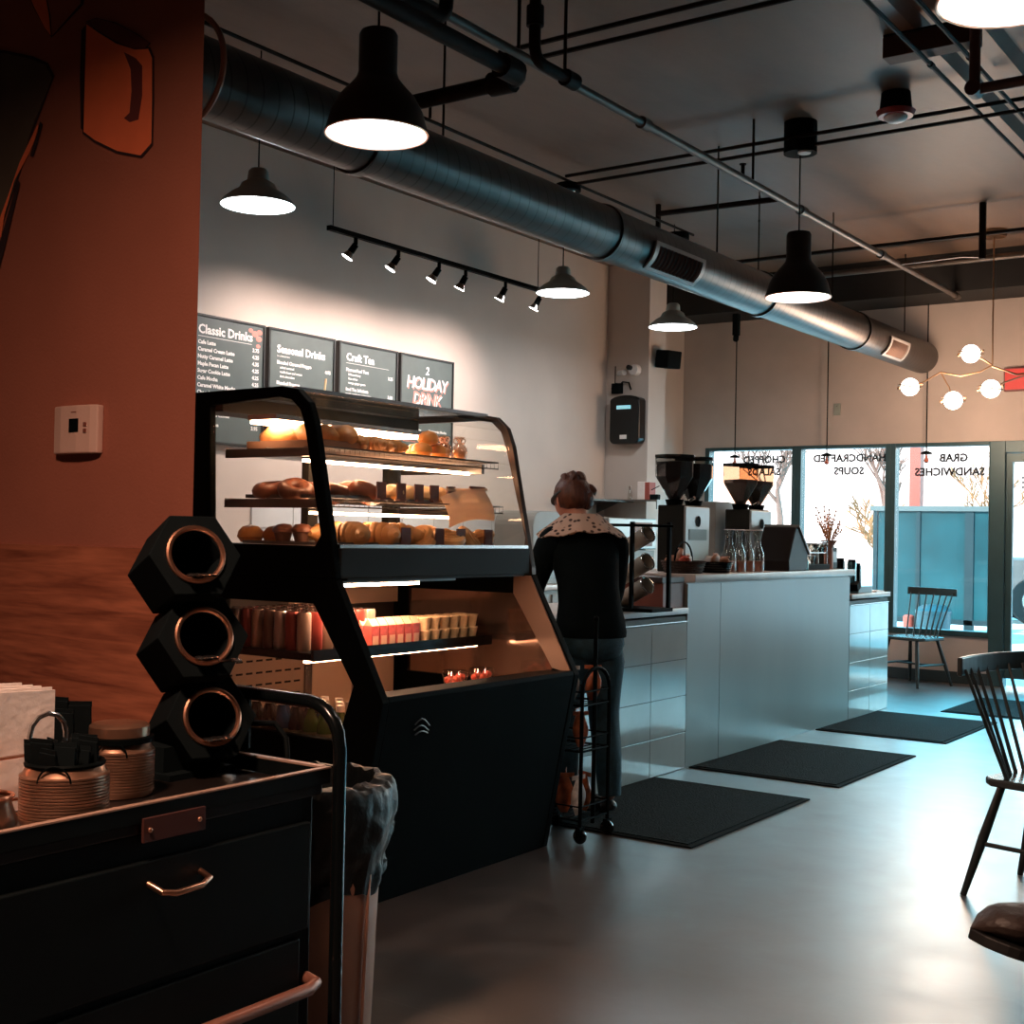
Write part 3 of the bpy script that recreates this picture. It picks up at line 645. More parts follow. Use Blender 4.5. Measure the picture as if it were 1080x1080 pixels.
for i, (a, b) in enumerate((('Cafe Latte', '3.75'), ('Caramel Cream Latte', '4.25'), ('Nutty Caramel Latte', '4.35'), ('Maple Pecan Latte', '4.25'), ('Sugar Cookie Latte', '4.25'), ('Cafe Mocha', '4.25'), ('Caramel White Mocha', '4.45'), ('Chocolate Cupcake Mocha', '4.45'), ('Hot Chocolate', '3.25'))):
    z = h-.195-i*.047; line(t, a, .075, z, .036, bold=.0012); line(t, b, w-.05, z, .036, bold=.001, align='RIGHT')
rule(t, .075, w-.08, h-.625, w=.001)
line(t, 'Artisan Iced Coffee', .075, h-.665, .036, bold=.0012); line(t, '3.25', w-.05, h-.665, .036, bold=.001, align='RIGHT'); line(t, 'Nitro Coffee', .075, h-.73, .036, bold=.0012); line(t, '3.95', w-.05, h-.73, .036, bold=.001, align='RIGHT')
mb = MB()
for (y, z, r) in ((w-.13, h-.05, .022), (w-.09, h-.07, .03), (w-.055, h-.10, .028), (w-.05, h-.055, .026), (w-.06, h-.15, .02)): mb.ball((.012, y, z), r, (.05, 1, .7))
mb.build('berry_print', PINKTX, t)
t, w, h = board(6.302, 6.970, 'menu board headed Seasonal Drinks with a tall drink picture')
line(t, 'Seasonal Drinks', .085, h-.165, .075, bold=.0022); line(t, 'for a limited time', .085, h-.195, .018)
zz = h-.245
for (a, subs) in (('Blended Caramel Frappe', ('salted caramel', 'vanilla bean and cream', 'dark chocolate')), ('Blended Frappes', ('cookies and cream', 'java chip', 'white chocolate mocha', 'peppermint')), ('Classic Lemonade', ('strawberry', 'lavender'))):
    line(t, a, .085, zz, .034, bold=.0012); line(t, '4.95', w-.04, zz-.02, .034, bold=.001, align='RIGHT')
    for s in subs: zz -= .031; line(t, s, .115, zz, .024, bold=.0004)
    zz -= .050
mb = MB(); mb.lathe([(.045, 0), (.062, .17), (.066, .18), (.05, .20), (0, .21)], (.014, w-.155, h-.60), 16, (0.02, .25, 1), sc=(.05, 1)); mb.tube([(.014, w-.105, h-.42), (.014, w-.09, h-.30)], .008, 5); mb.build('drink_print', TANTX, t)
mb = MB(); mb.ball((.012, w-.19, h-.62), .035, (.05, 1, .5)).ball((.012, w-.13, h-.63), .03, (.05, 1, .5)); mb.build('fruit_print', PINKTX, t)
t, w, h = board(7.012, 7.680, 'menu board headed Craft Tea')
line(t, 'Craft Tea', .085, h-.135, .080, bold=.0022); rule(t, .085, w-.10, h-.155, w=.001)
zz = h-.215
for (a, subs, p) in (('Pigment Iced Teas', ('hibiscus berry', 'blue citrus', 'mango ginger green'), '3.25'), ('Iced Tea Infusions', ('peach, raspberry or lavender',), '3.50'), ('Java Flavor Tea', ('with milk and honey',), '3.75'), ('Matcha Green Tea Latte', (), '4.25'), ('London Fog', (), '4.25')):
    line(t, a, .085, zz, .034, bold=.0012); line(t, p, w-.05, zz-.02, .034, bold=.001, align='RIGHT')
    for s in subs: zz -= .031; line(t, s, .11 if len(subs) > 1 else .085, zz, .024, bold=.0004)
    zz -= .052
    if a.startswith('Iced Tea'): rule(t, .085, w-.2, zz+.02, w=.001)
t, w, h = board(7.714, 8.392, 'menu board with pink and white brush lettering, farthest right of the row')
for (s, y, z, sz, mm) in (('2', w/2, h-.14, .09, WHITETX), ('HOLIDAY', w/2, h-.26, .135, WHITETX), ('DRINK', w/2, h-.38, .135, PINKTX), ('MENU', w/2, h-.50, .135, WHITETX)):
    text(s, sz, mm, (.0125, y, z), RW, t, 'lettering', .002, 'CENTER', .0008, .85, .15)
    if s != '2': text(s, sz, PINKTX if mm is WHITETX else WHITETX, (.0118, y+.012, z-.012), RW, t, 'lettering', .001, 'CENTER', .0005, .85, .15)
for y in (.05, .37):
    line(t, 'Brown Sugar Latte' if y < .1 else 'Peppermint Mocha', y, h-.60, .030, bold=.001)
    for k in range(3): line(t, ('espresso, steamed milk, syrup', 'with cinnamon and cream', 'hot, iced or blended')[k], y, h-.635-.028*k, .019, PINKTX, bold=.0003)
rule(t, .05, w-.05, h-.75, WHITETX, .002)

# thermostat
TW = mat('thermostat plastic', (0.62, 0.40, 0.33), 0.45)
t = thing('thermostat', 'off-white thermostat with small dark display on the terracotta wall', 'thermostat', (-2.935, 2.146+.014, 1.603))
mb = MB(); pr_ = [(-.092, 0), (-.092, -.022), (-.05, -.031), (.02, -.033), (.07, -.028), (.092, -.020), (.092, 0)]
mb.prism(pr_, .128, Matrix(((1, 0, 0, 0), (0, 1, 0, 0), (0, 0, 1, -.064), (0, 0, 0, 1)))); mb.build('housing', TW, t, smooth=False, bevel=.004)
MB().box((-.010, -.0345, -.008), (.028, -.0305, .028)).build('display', BLACKG, t, smooth=False)
for z in (-.005, .012): MB().box((.048, -.033, z-.005), (.058, -.029, z+.005)).build('button', mat('button brown', (.2, .06, .04), .5), t, smooth=False)
MB().box((-.003, -.0335, .044), (.018, -.0315, .047)).build('mark', mat('print brown', (.25, .1, .07), .5), t, smooth=False)

# painted mural shapes on the terracotta wall (flat paint)
MURO = mat('mural orange paint', (0.95, 0.20, 0.08), 0.7, var=.08); MURD = mat('mural dark outline paint', (0.030, 0.012, 0.014), 0.8); MURG = mat('mural olive grey paint', (0.10, 0.075, 0.055), 0.8, var=.1); MURM = mat('mural maroon paint', (0.14, 0.028, 0.025), .8)
def paint(parent, name, pts, m, lvl):
    q = MB(); q.prism([(p[0]-parent.location.x, p[1]-parent.location.z) for p in pts], .0012, Matrix(((1, 0, 0, 0), (0, 0, 1, -.0013*lvl), (0, 1, 0, 0), (0, 0, 0, 1)))); return q.build(name, m, parent, smooth=False)
def outline(pts, r):
    c = Vector((sum(p[0] for p in pts)/len(pts), sum(p[1] for p in pts)/len(pts)))
    return [(p[0]+(p[0]-c.x)/max(.01, (Vector(p)-c).length)*r, p[1]+(p[1]-c.y)/max(.01, (Vector(p)-c).length)*r) for p in pts]

mu = thing('wall_mural', 'painted mural of an orange mug and an olive grey shape high on the terracotta wall', 'mural', (-3.0, 2.158, 2.5))
MUG = [(-2.953, 2.702), (-2.903, 2.669), (-2.83, 2.626), (-2.744, 2.591), (-2.695, 2.583), (-2.679, 2.556), (-2.675, 2.445), (-2.674, 2.334), (-2.715, 2.309), (-2.811, 2.336), (-2.904, 2.379), (-2.954, 2.41), (-2.954, 2.533)]
RIM = [(-2.949, 2.707), (-2.905, 2.707), (-2.824, 2.675), (-2.746, 2.633), (-2.688, 2.597), (-2.706, 2.586), (-2.752, 2.595), (-2.822, 2.627), (-2.887, 2.665)]
paint(mu, 'mug_outline', outline(MUG, .007), MURD, 1); paint(mu, 'mug_shadow', [(-2.976, 2.691), (-2.953, 2.702), (-2.954, 2.533), (-2.954, 2.41), (-2.968, 2.422), (-2.978, 2.563)], MURD, 1)
paint(mu, 'mug_body', MUG, MURO, 2); paint(mu, 'mug_rim', outline(RIM, .005), MURD, 3); paint(mu, 'mug_opening', RIM, MURM, 4)
paint(mu, 'mug_handle_hole', [(-2.79, 2.593), (-2.743, 2.568), (-2.716, 2.543), (-2.713, 2.464), (-2.726, 2.404), (-2.76, 2.403), (-2.783, 2.417), (-2.761, 2.428), (-2.755, 2.484), (-2.761, 2.542)], MURM, 3)
BIG = [(-3.7, 2.76), (-3.335, 2.700), (-3.198, 2.655), (-3.131, 2.625), (-3.10, 2.584), (-3.139, 2.527), (-3.189, 2.456), (-3.238, 2.357), (-3.313, 2.219), (-3.6, 1.96)]
paint(mu, 'grey_shape_outline', outline(BIG, .009), MURD, 1); paint(mu, 'grey_shape', BIG, MURG, 2)
paint(mu, 'orange_stroke', [(-3.16, 2.463), (-3.146, 2.455), (-3.196, 2.389), (-3.264, 2.319), (-3.306, 2.23), (-3.321, 2.164), (-3.345, 2.194), (-3.29, 2.282), (-3.239, 2.369)], MURO, 3)
paint(mu, 'dark_stroke', [(-3.148, 2.47), (-3.136, 2.46), (-3.176, 2.375), (-3.19, 2.38)], MURD, 3); paint(mu, 'dark_stroke', [(-3.245, 2.32), (-3.235, 2.31), (-3.29, 2.16), (-3.33, 2.06), (-3.34, 2.12)], MURD, 3)
SP = [(-3.24, 2.88), (-3.16, 2.88), (-3.123, 2.765), (-3.112, 2.705), (-3.139, 2.731), (-3.19, 2.80)]
paint(mu, 'spout_outline', outline(SP, .007), MURD, 1); paint(mu, 'spout', SP, MURO, 2)
paint(mu, 'dark_stroke', [(-3.112, 2.699), (-3.099, 2.702), (-2.971, 2.760), (-2.955, 2.86), (-2.968, 2.86), (-2.983, 2.765)], MURD, 1)

# pilaster items
t = thing('wall_dispenser', 'black rounded wall unit with small cyan display on the pilaster', 'dispenser', (-6.27, 10.895, 2.23))
mb = MB(); w_, h_ = .165, .46; P_ = []
for i in range(5): a = PI+PI/2*i/4; P_.append((-w_+.05+.05*math.cos(a), .05+.05*math.sin(a)))
for i in range(5): a = -PI/2+PI/2*i/4; P_.append((w_-.05+.05*math.cos(a), .05+.05*math.sin(a)))
for i in range(9): a = PI*i/8; P_.append((w_*math.cos(a), h_-.04+.05*math.sin(a)))
mb.prism(P_, .13, Matrix(((1, 0, 0, 0), (0, 0, -1, 0), (0, 1, 0, 0), (0, 0, 0, 1)))); mb.build('housing', BLACKG, t, smooth=False, bevel=.012)
MB().box((-.085, -.134, .335), (.07, -.129, .37)).build('display', emit('cyan display', (.03, .45, .55), .9), t, smooth=False)
MB().box((-.045, -.134, .045), (.03, -.129, .085)).build('badge', WHITE, t, smooth=False)
t = thing('cable_bundle', 'black cable and bracket above the wall unit on the pilaster', 'cable', (-6.42, 10.89, 2.78))
MB().ball((0, -.03, 0), .055, (1, .6, 1)).tube([(0, -.03, 0), (.08, -.04, .06), (.14, -.03, .05), (.16, -.02, -.02)], .009, 6).tube([(-.02, -.02, .03), (-.02, -.02, .22)], .005, 6).build('cable', BLACKM, t)
MB().box((-.05, -.04, -.05), (.06, 0, .05)).build('bracket', BLACKM, t, smooth=False)
t = thing('emergency_light', 'white twin-head camera light high on the pilaster', 'light fitting', (-6.22, 10.89, 2.95))
MB().cone((.0, 0, 0), (0, -.06, 0), .06, .05, 24).build('housing', WHITE, t); MB().cone((-.03, -.06, .02), (-.03, -.10, .02), .025, seg=16).build('lens', BLACKG, t); MB().cone((-.19, 0, -.02), (-.10, -.05, -.02), .028, seg=14).build('side_head', WHITE, t)
t = thing('wall_speaker', 'black wall speaker at the corner of the pilaster', 'speaker', (-6.05, 11.05, 3.06))
MB().box((0, -.08, -.085), (.18, .10, .085), (0, .12, -.3)).build('cabinet', BLACKM, t, smooth=False, bevel=.01); MB().box((-.035, -.02, -.02), (.03, .02, .02)).build('bracket', BLACKM, t, smooth=False)
t = thing('junction_plate', 'small green grey cover plate on the wall above the second window', 'plate', (-4.81, YW-.008, 2.66))
MB().box((-.035, -.008, -.06), (.035, .008, .06)).build('plate', mat('sage plate', (.28, .30, .25), .5), t, smooth=False, bevel=.003); MB().cone((0, -.012, .03), (0, -.006, .03), .004, seg=8).build('screw', CHROME, t)
t = thing('ceiling_bracket', 'small black bracket hanging by the beam above the first window', 'bracket', (-5.74, 12.1, 3.42))
MB().box((-.03, -.03, 0), (.03, .03, .22)).build('arm', BLACKM, t, smooth=False); MB().cone((0, 0, 0), (.02, -.05, -.05), .03, seg=10).build('sensor', BLACKM, t)
t = thing('red_wall_sign', 'glowing red sign on the wall above the door frame, cut by the right edge', 'sign', (-3.0, YW-.03, 2.76))
RS = mat('red sign face', (.30, .02, .015), .5, emis=(.9, .05, .04), es=.45)
MB().box((-.18, -.025, 0), (.22, .025, .22)).build('housing', mat('sign housing', (.16, .04, .035), .5), t, smooth=False, bevel=.005); MB().box((-.165, -.03, .015), (.205, -.024, .205)).build('sign_face', RS, t, smooth=False)

# ================================================================ COUNTERS
SLAB = mat('pale stone worktop', (0.62, 0.50, 0.44), 0.3, var=0.12, vscale=5, bump=.05)
PANEL = mat('blue grey laminate panel', (0.30, 0.305, 0.285), 0.33, var=0.10, vscale=1.3, stretch=(1, 1, .25), rvar=.1)
DTILE = mat('glazed grey white tile', (0.50, 0.475, 0.445), 0.14, var=0.05, coat=.4)
XF = -3.485
def tiled(name, label, y0, y1, joints):
    t = thing(name, label, 'counter', (-3.85, (y0+y1)/2, 0))
    MB().box((-4.25, y0, 0), (XF-.008, y1, .885)).build('carcass', mat('counter carcass', (.16, .15, .14), .7), t, smooth=False)
    m = MB(); ys = [y0]+joints+[y1]
    for a, b in zip(ys, ys[1:]):
        for i in range(4): m.box((XF-.010, a+.002, .212*i+.002), (XF, b-.002, .212*(i+1)-.002))
    m.build('tile_front', DTILE, t, smooth=False, bevel=.0015)
    m = MB().box((XF-.010, y0, .852), (XF+.004, y1, .858)); m.build('edge_trim', CHROME, t, smooth=False)
    rebase(t); return t
tiled('tiled_counter', 'tiled low counter between the pastry case and the tall counter', 4.80, 6.755, [5.06, 5.484, 5.908, 6.332])
tiled('tiled_counter', 'tiled low counter at the far end nearest the windows', 9.385, 10.25, [9.829])
m = MB().box((-4.25, 4.80, .899), (XF+.012, 6.75, .934)); o = m.build('worktop', SLAB, bevel=.003); tag(o, 'pale stone worktop on the near tiled counter', 'worktop')
m = MB().box((-4.25, 9.40, .899), (XF+.012, 10.26, .934)); o = m.build('worktop', SLAB, bevel=.003); tag(o, 'pale stone worktop on the far tiled counter by the windows', 'worktop')
for a, b in ((4.80, 6.75), (9.40, 10.25)):
    pass
t = thing('tall_counter', 'tall counter clad in blue grey panels between the two tiled counters', 'counter', (-3.9, 8, 0))
MB().box((-4.25, 6.757, 0), (XF-.012, 9.373, 1.077)).build('carcass', PANEL, t, smooth=False)
for a, b in ((6.757, 7.188), (7.194, 9.373)): MB().box((XF-.012, a, 0), (XF, b, 1.070)).build('front_panel', PANEL, t, smooth=False)
MB().box((XF-.02, 9.373, 0), (XF-.001, 9.384, 1.07)).build('edge_profile', BASE, t, smooth=False); rebase(t)
m = MB().box((-4.28, 6.80, 1.078), (XF+.025, 9.43, 1.125)); o = m.build('worktop', SLAB, bevel=.003); tag(o, 'long pale stone worktop on the tall counter', 'worktop')
for c in bpy.data.objects:
    if c.name.startswith('carcass') and c.parent and c.parent.name.startswith('tiled'):
        pass
# ---- rubber mats
MATM = mat('ribbed black rubber mat', (0.006, 0.010, 0.011), 0.85, var=.5, vscale=60, bump=1.0, bscale=90, spec=.12)
for i, (y0, y1, lb) in enumerate(((5.035, 6.365, 'black floor mat nearest the camera, under the standing woman'), (6.775, 8.085, 'black floor mat in the middle, before the tall counter'), (8.71, 9.99, 'black floor mat farthest back, by the far tiled counter'))):
    t = thing('floor_mat', lb, 'mat', (-3.015, (y0+y1)/2, 0), 0, 'black mats along the counter')
    x0, x1, h2 = -.455, .455, (y1-y0)/2
    MB().box((x0+.03, -h2+.03, 0), (x1-.03, h2-.03, .011)).build('mat_surface', MATM, t, smooth=False)
    m = MB(); O = [(x0, -h2), (x1, -h2), (x1, h2), (x0, h2)]; I = [(x0+.03, -h2+.03), (x1-.03, -h2+.03), (x1-.03, h2-.03), (x0+.03, h2-.03)]
    m.prism(O, .007, None, I); m.build('rubber_edge', BLACKM, t, smooth=False)
t = thing('floor_mat', 'dark entrance mat on the floor before the glass door', 'mat', (-2.35, 10.9, 0))
MB().box((-.7, -.55, 0), (.7, .55, .01)).build('mat_surface', MATM, t, smooth=False)
MB().prism([(-.73, -.58), (.73, -.58), (.73, .58), (-.73, .58)], .006, None, [(-.7, -.55), (.7, -.55), (.7, .55), (-.7, .55)]).build('rubber_edge', BLACKM, t, smooth=False)

# ---- back counter with appliances
t = thing('back_counter', 'long service counter against the white tiled wall behind the woman', 'counter', (-6.2, 8.4, 0))
MB().box((WX+.02, 5.2, 0), (-5.92, 10.88, .88)).build('cabinet', mat('cabinet grey', (.28, .26, .24), .5), t, smooth=False)
for i in range(6): MB().box((-5.925, 5.25+i*.94, .12), (-5.905, 6.13+i*.94, .84)).build('cabinet_door', mat('cabinet door grey', (.30, .28, .26), .4), t, smooth=False, bevel=.003)
rebase(t)
o = MB().box((WX+.015, 5.2, .88), (-5.88, 10.88, .92)).build('worktop', SLAB, bevel=.003); tag(o, 'pale worktop of the back service counter', 'worktop')
GREYA = mat('grey appliance shell', (0.22, 0.22, 0.20), 0.4, var=.05)
t = thing('ice_dispenser', 'grey round-shouldered appliance left of the woman on the back counter', 'appliance', (-6.0, 9.3, .92))
P_ = [(-.46, 0), (.45, 0), (.45, .50)]+[(.33+.12*math.cos(a), .50+.12*math.sin(a)) for a in (.3, .6, .9, 1.2, PI/2)]+[(-.34+.12*math.cos(a), .50+.12*math.sin(a)) for a in (PI/2, 1.9, 2.2, 2.5, 2.8, PI)]
MB().prism(P_, .40, Matrix(((0, 0, 1, -.40), (1, 0, 0, 0), (0, 1, 0, 0), (0, 0, 0, 1)))).build('shell', GREYA, t, smooth=False, bevel=.01)
MB().box((0, -.3, .05), (.012, .3, .16)).build('drip_tray', DSTEEL, t, smooth=False)
t = thing('microwave_oven', 'steel microwave oven right of the woman on the back counter', 'oven', (-6.12, 10.35, .92))
MB().box((-.2, -.42, .30), (.2, .46, .585)).build('cabinet', mat('steel oven shell', (.35, .35, .33), .3, .7), t, smooth=False, bevel=.01); MB().box((.2, .0, .33), (.212, .36, .55)).build('oven_door', mat('oven door glass', (.10, .055, .04), .15), t, smooth=False); MB().box((-.18, -.40, 0), (.19, .44, .29)).build('oven_base', mat('oven base grey', (.20, .18, .16), .5), t, smooth=False)
t = thing('paper_cup_stack', 'white cup stack standing beside the steel oven', 'cups', (-5.95, 9.98, .92))
MB().lathe([(0, 0), (.03, 0), (.042, .11), (.044, .11), (.044, .13), (.0, .13)], seg=16).build('cup', WHITE, t); MB().lathe([(.038, .13), (.045, .15), (.0, .15)], seg=16).build('lid', WHITE, t)
t = thing('wall_shelf', 'thin dark shelf on the wall behind the woman', 'shelf', (-6.4, 11.0, 1.675))
MB().box((WX+.0, 10.0, 1.665), (-6.22, 10.89, 1.68)).box((-6.554, 10.0, 1.64), (-6.53, 10.89, 1.665)).build('shelf_board', DSTEEL, t, smooth=False)
for y in (10.15, 10.75): MB().prism([(WX, 1.56), (WX, 1.665), (-6.3, 1.665)], .015, XZ(y)).build('bracket', DSTEEL, t, smooth=False)
rebase(t)
t = thing('wall_shelf', 'thin shelf with small items on the face of the pilaster', 'shelf', (-6.1, 10.8, 1.7))
MB().box((-6.50, 10.70, 1.675), (-5.86, 10.89, 1.69)).build('shelf_board', DSTEEL, t, smooth=False); MB().box((-5.87, 10.7, 1.60), (-5.86, 10.89, 1.675)).build('bracket', DSTEEL, t, smooth=False); rebase(t)
t = thing('salt_shaker', 'small clear shaker at the left end of the pilaster shelf', 'shaker', (-6.20, 10.78, 1.69)); MB().lathe([(0, 0), (.025, 0), (.02, .07), (.012, .09), (0, .09)], seg=14).build('body', JGLASS, t); MB().cone((0, 0, .09), (0, 0, .13), .014).build('cap', CHROME, t)
t = thing('paper_pack', 'pale paper pack with red spine on the pilaster shelf', 'pack', (-6.04, 10.78, 1.69)); MB().box((-.045, -.06, 0), (.035, .06, .17)).build('pack', PAPER, t, smooth=False, bevel=.004); MB().box((.036, -.06, 0), (.085, .06, .165)).build('spine', mat('red spine', (.35, .07, .05), .6), t, smooth=False)
t = thing('tape_dispenser', 'small black tape dispenser at the right end of the pilaster shelf', 'dispenser', (-5.92, 10.76, 1.69)); MB().box((-.05, -.03, 0), (.05, .03, .05)).build('body', BLACKM, t, smooth=False, bevel=.008); MB().tube([(-.04, 0, .05), (-.04, 0, .09), (.05, 0, .13)], .005, 6).build('arm', BLACKM, t)

# ================================================================ PASTRY CASE
YA, YB = 3.42, 4.66
case = thing('display_case', 'tall black glass-fronted pastry case with lit shelves, its open cooler below', 'display case', (-3.55, 4.04, 0))
OUT = [(-3.97, 1.17), (-3.97, 1.875), (-3.45, 1.878), (-3.365, 1.864), (-3.305, 1.812), (-3.272, 1.73), (-3.158, 1.20), (-3.155, 1.17)]
INL = [(-3.815, 1.29), (-3.835, 1.822), (-3.46, 1.837), (-3.395, 1.824), (-3.35, 1.785), (-3.322, 1.71), (-3.235, 1.33), (-3.265, 1.288)]
INR = [(-3.935, 1.29), (-3.935, 1.848), (-3.46, 1.852), (-3.39, 1.842), (-3.338, 1.797), (-3.307, 1.72), (-3.197, 1.33), (-3.200, 1.288)]
ol = MB().prism(OUT, .035, XZ(YA-.018), INL).build('left_upper_frame', BLACK, case, smooth=False, bevel=.006)
o2 = MB().prism(OUT, .03, XZ(YB-.012), INR).build('right_upper_frame', mat('bronze case frame', (.05, .035, .028), .3, .5), case, smooth=False, bevel=.005)
MB().prism(INL, .006, XZ(YA-.004)).build('left_side_glass', CGLASS, case, smooth=False)
MB().prism(INR, .006, XZ(YB-.002)).build('right_side_glass', CGLASS, case, smooth=False)
LOW = [(-3.97, 0.0), (-3.97, 1.17), (-3.155, 1.17), (-2.922, .752), (-3.07, .0)]
HL = [(-3.73, .60), (-3.73, 1.078), (-3.262, 1.080), (-3.062, .80), (-3.13, .60)]
MB().prism(LOW, .035, XZ(YA-.018), HL).build('left_lower_panel', BLACK, case, smooth=False, bevel=.004)
HR = [(-3.85, .70), (-3.85, 1.085), (-3.245, 1.085), (-3.035, .775), (-3.08, .70)]
MB().prism(LOW, .035, XZ(YB-.017), HR).build('right_lower_panel', BLACK, case, smooth=False, bevel=.004)
MB().prism(HL, .005, XZ(YA-.004)).build('left_lower_glass', CGLASS, case, smooth=False)
MB().prism(HR, .005, XZ(YB-.002)).build('right_lower_glass', mat('bronze mirror glass', (.30, .19, .14), .12, .75), case, smooth=False)
# inner faces of the right panel (satin metal)
MB().prism([(-3.155, 1.165), (-3.245, 1.165), (-3.245, 1.085), (-3.035, .775), (-2.935, .755)], .006, XZ(YB-.024)).build('inner_liner', mat('satin bronze liner', (.30, .20, .15), .35, .4), case, smooth=False)
# curved front glass and top glass
fg = [(-3.42, 1.868), (-3.375, 1.858), (-3.335, 1.835), (-3.308, 1.80), (-3.285, 1.745), (-3.262, 1.65), (-3.165, 1.205)]
m = MB()
for i in range(len(fg)-1):
    a, b = fg[i], fg[i+1]; m.prism([a, b, (b[0]-.004, b[1]-.003), (a[0]-.004, a[1]-.003)], YB-YA-.05, XZ(YA+.02))
m.build('front_glass', CGLASS, case)
MB().box((-3.95, YA+.02, 1.866), (-3.42, YB-.02, 1.872)).build('top_glass', glass('top glass tinted', (.55, .52, .48), .05), case, smooth=False)
MB().box((-3.425, YA+.02, 1.862), (-3.405, YB-.02, 1.878)).build('top_trim', CHROME, case, smooth=False)
MB().box((-3.97, YA+.02, 1.80), (-3.80, YB-.02, 1.862)).build('top_housing', CHARCOAL, case, smooth=False, bevel=.004)
# belt
MB().box((-3.97, YA+.018, 1.172), (-3.165, YB-.018, 1.283)).build('belt', CHARCOAL, case, smooth=False, bevel=.004)
DECKM = mat('case deck metal', (.50, .44, .38), .3, .6)
MB().box((-3.95, YA+.02, 1.284), (-3.19, YB-.02, 1.290)).build('deck', DECKM, case, smooth=False)
MB().box((-3.20, YA+.02, 1.283), (-3.172, YB-.02, 1.296)).build('glass_channel', CHROME, case, smooth=False)
# base
MB().prism([(-2.925, .752), (-3.07, .0), (-3.10, .0), (-2.965, .72), (-3.10, .74), (-3.10, .758), (-2.93, .770)], YB-YA-.04, XZ(YA+.02)).build('front_panel', BLACK, case, smooth=False, bevel=.003)
MB().box((-3.96, YA+.02, .0), (-3.12, YB-.02, .46)).build('plinth', BLACKM, case, smooth=False)
LIN = mat('cooler liner', (.48, .34, .25), .4, .3); DLIN = mat('cooler dark liner', (.035, .028, .024), .4)
MB().box((-3.96, YA+.02, .46), (-3.93, YB-.02, 1.17)).build('cooler_back', DLIN, case, smooth=False)
MB().box((-3.93, YA+.02, .46), (-3.10, YB-.02, .50)).build('cooler_deck', LIN, case, smooth=False)
MB().box((-3.13, YA+.02, .50), (-3.085, YB-.02, .735)).build('cooler_front_lip', LIN, case, smooth=False)
PERF = mat('vent panel', (.30, .19, .13), .5)
v = MB().box((-3.93, YA+.06, .56), (-3.90, 4.02, .86)).build('vent_panel', PERF, case, smooth=False)
m = MB()
for i in range(9):
    for k in range(5): m.box((-3.90, YA+.10+i*.055, .60+k*.05), (-3.898, YA+.135+i*.055, .608+k*.05))
m.build('vent_slot', BLACKM, v, smooth=False)
DOORP = mat('peach rear door panel', (.55, .36, .25), .45)
for a, b in ((4.08, 4.33), (4.345, 4.62)): MB().box((-3.93, a, .52), (-3.905, b, .87)).build('rear_door', DOORP, case, smooth=False, bevel=.004)
MB().box((-3.93, 4.03, .50), (-3.90, 4.07, 1.15)).build('rear_stile', CHROME, case, smooth=False)
MB().box((-3.93, 3.95, 1.02), (-3.90, YB-.03, 1.15)).build('rear_header', mat('cooler header satin', (.62, .42, .30), .5), case, smooth=False)
# cooler shelf
CSZ = .893
MB().box((-3.80, YA+.03, CSZ-.028), (-3.31, YB-.10, CSZ)).build('cooler_shelf', BLACK, case, smooth=False, bevel=.003)
MB().box((-3.315, YA+.03, CSZ-.030), (-3.300, YB-.10, CSZ+.012)).build('price_rail', BLACKG, case, smooth=False)
# wire shelves and lights
for z, xf, lab in ((1.655, -3.30, 'upper'), (1.462, -3.27, 'lower')):
    m = MB()
    for x in (-3.82, -3.60, xf-.10, xf): m.tube([(x, YA+.06, z), (x, YB-.08, z)], .0035, 6)
    m.tube([(xf, YA+.06, z-.028), (xf, YB-.08, z-.028)], .003, 6)
    for i in range(40):
        y = YA+.06+(YB-YA-.14)*i/39; m.tube([(-3.82, y, z-.002), (xf, y, z-.002), (xf, y, z-.028)], .0018, 4)
    sh = m.build('wire_shelf', DSTEEL, case)
    MB().box((-3.82, YA+.055, z-.034), (xf-.02, YA+.075, z-.004)).build('shelf_bracket', DSTEEL, sh, smooth=False)
    MB().box((-3.82, YB-.12, z-.05), (xf-.06, YB-.10, z-.008)).build('shelf_bracket', DSTEEL, sh, smooth=False)
for y in (3.98, 4.50): MB().box((-3.87, y-.03, 1.29), (-3.83, y+.03, 1.80)).build('shelf_post', CHARCOAL, case, smooth=False)
m = MB().box((-3.705, YA+.06, 1.765), (-3.55, YB-.2, 1.785)); m.build('lamp_housing', CHROME, case, smooth=False)
MB().box((-3.70, YA+.07, 1.752), (-3.56, 4.36, 1.764)).build('light_tube', LED, case, smooth=False)
MB().box((-3.447, YA+.10, 1.602), (-3.432, 4.55, 1.614)).build('light_tube', LED, case, smooth=False)
MB().box((-3.407, YA+.10, 1.405), (-3.392, 4.50, 1.416)).build('light_tube', LED, case, smooth=False)
MB().box((-3.33, YA+.10, 1.138), (-3.25, 3.99, 1.150)).build('light_tube', LEDL, case, smooth=False)
MB().box((-3.37, YA+.05, CSZ-.040), (-3.35, YB-.14, CSZ-.0285)).build('light_tube', emit('shelf underlight', (1.0, .55, .33), 26), case, smooth=False)
MB().box((-3.35, YA+.08, 1.1505), (-3.23, 4.2, 1.171)).build('lamp_housing', DSTEEL, case, smooth=False)
MB().box((-3.20, 3.42+.06, 1.163), (-3.17, YB-.05, 1.172)).build('front_trim', CHARCOAL, case, smooth=False)
# small swirl emblem on the front panel
m = MB(); f = lambda y, z: (-2.925-.145*(.752-z)/.752+.006, y, z)
m.tube([f(3.60+.012*i, .655+.018*math.sin(i*.55)) for i in range(8)], .003, 5).tube([f(3.60+.012*i, .635+.014*math.sin(i*.55)) for i in range(8)], .003, 5).tube([f(3.61+.012*i, .617+.010*math.sin(i*.55)) for i in range(7)], .003, 5)
m.build('emblem', DSTEEL, case); rebase(case)

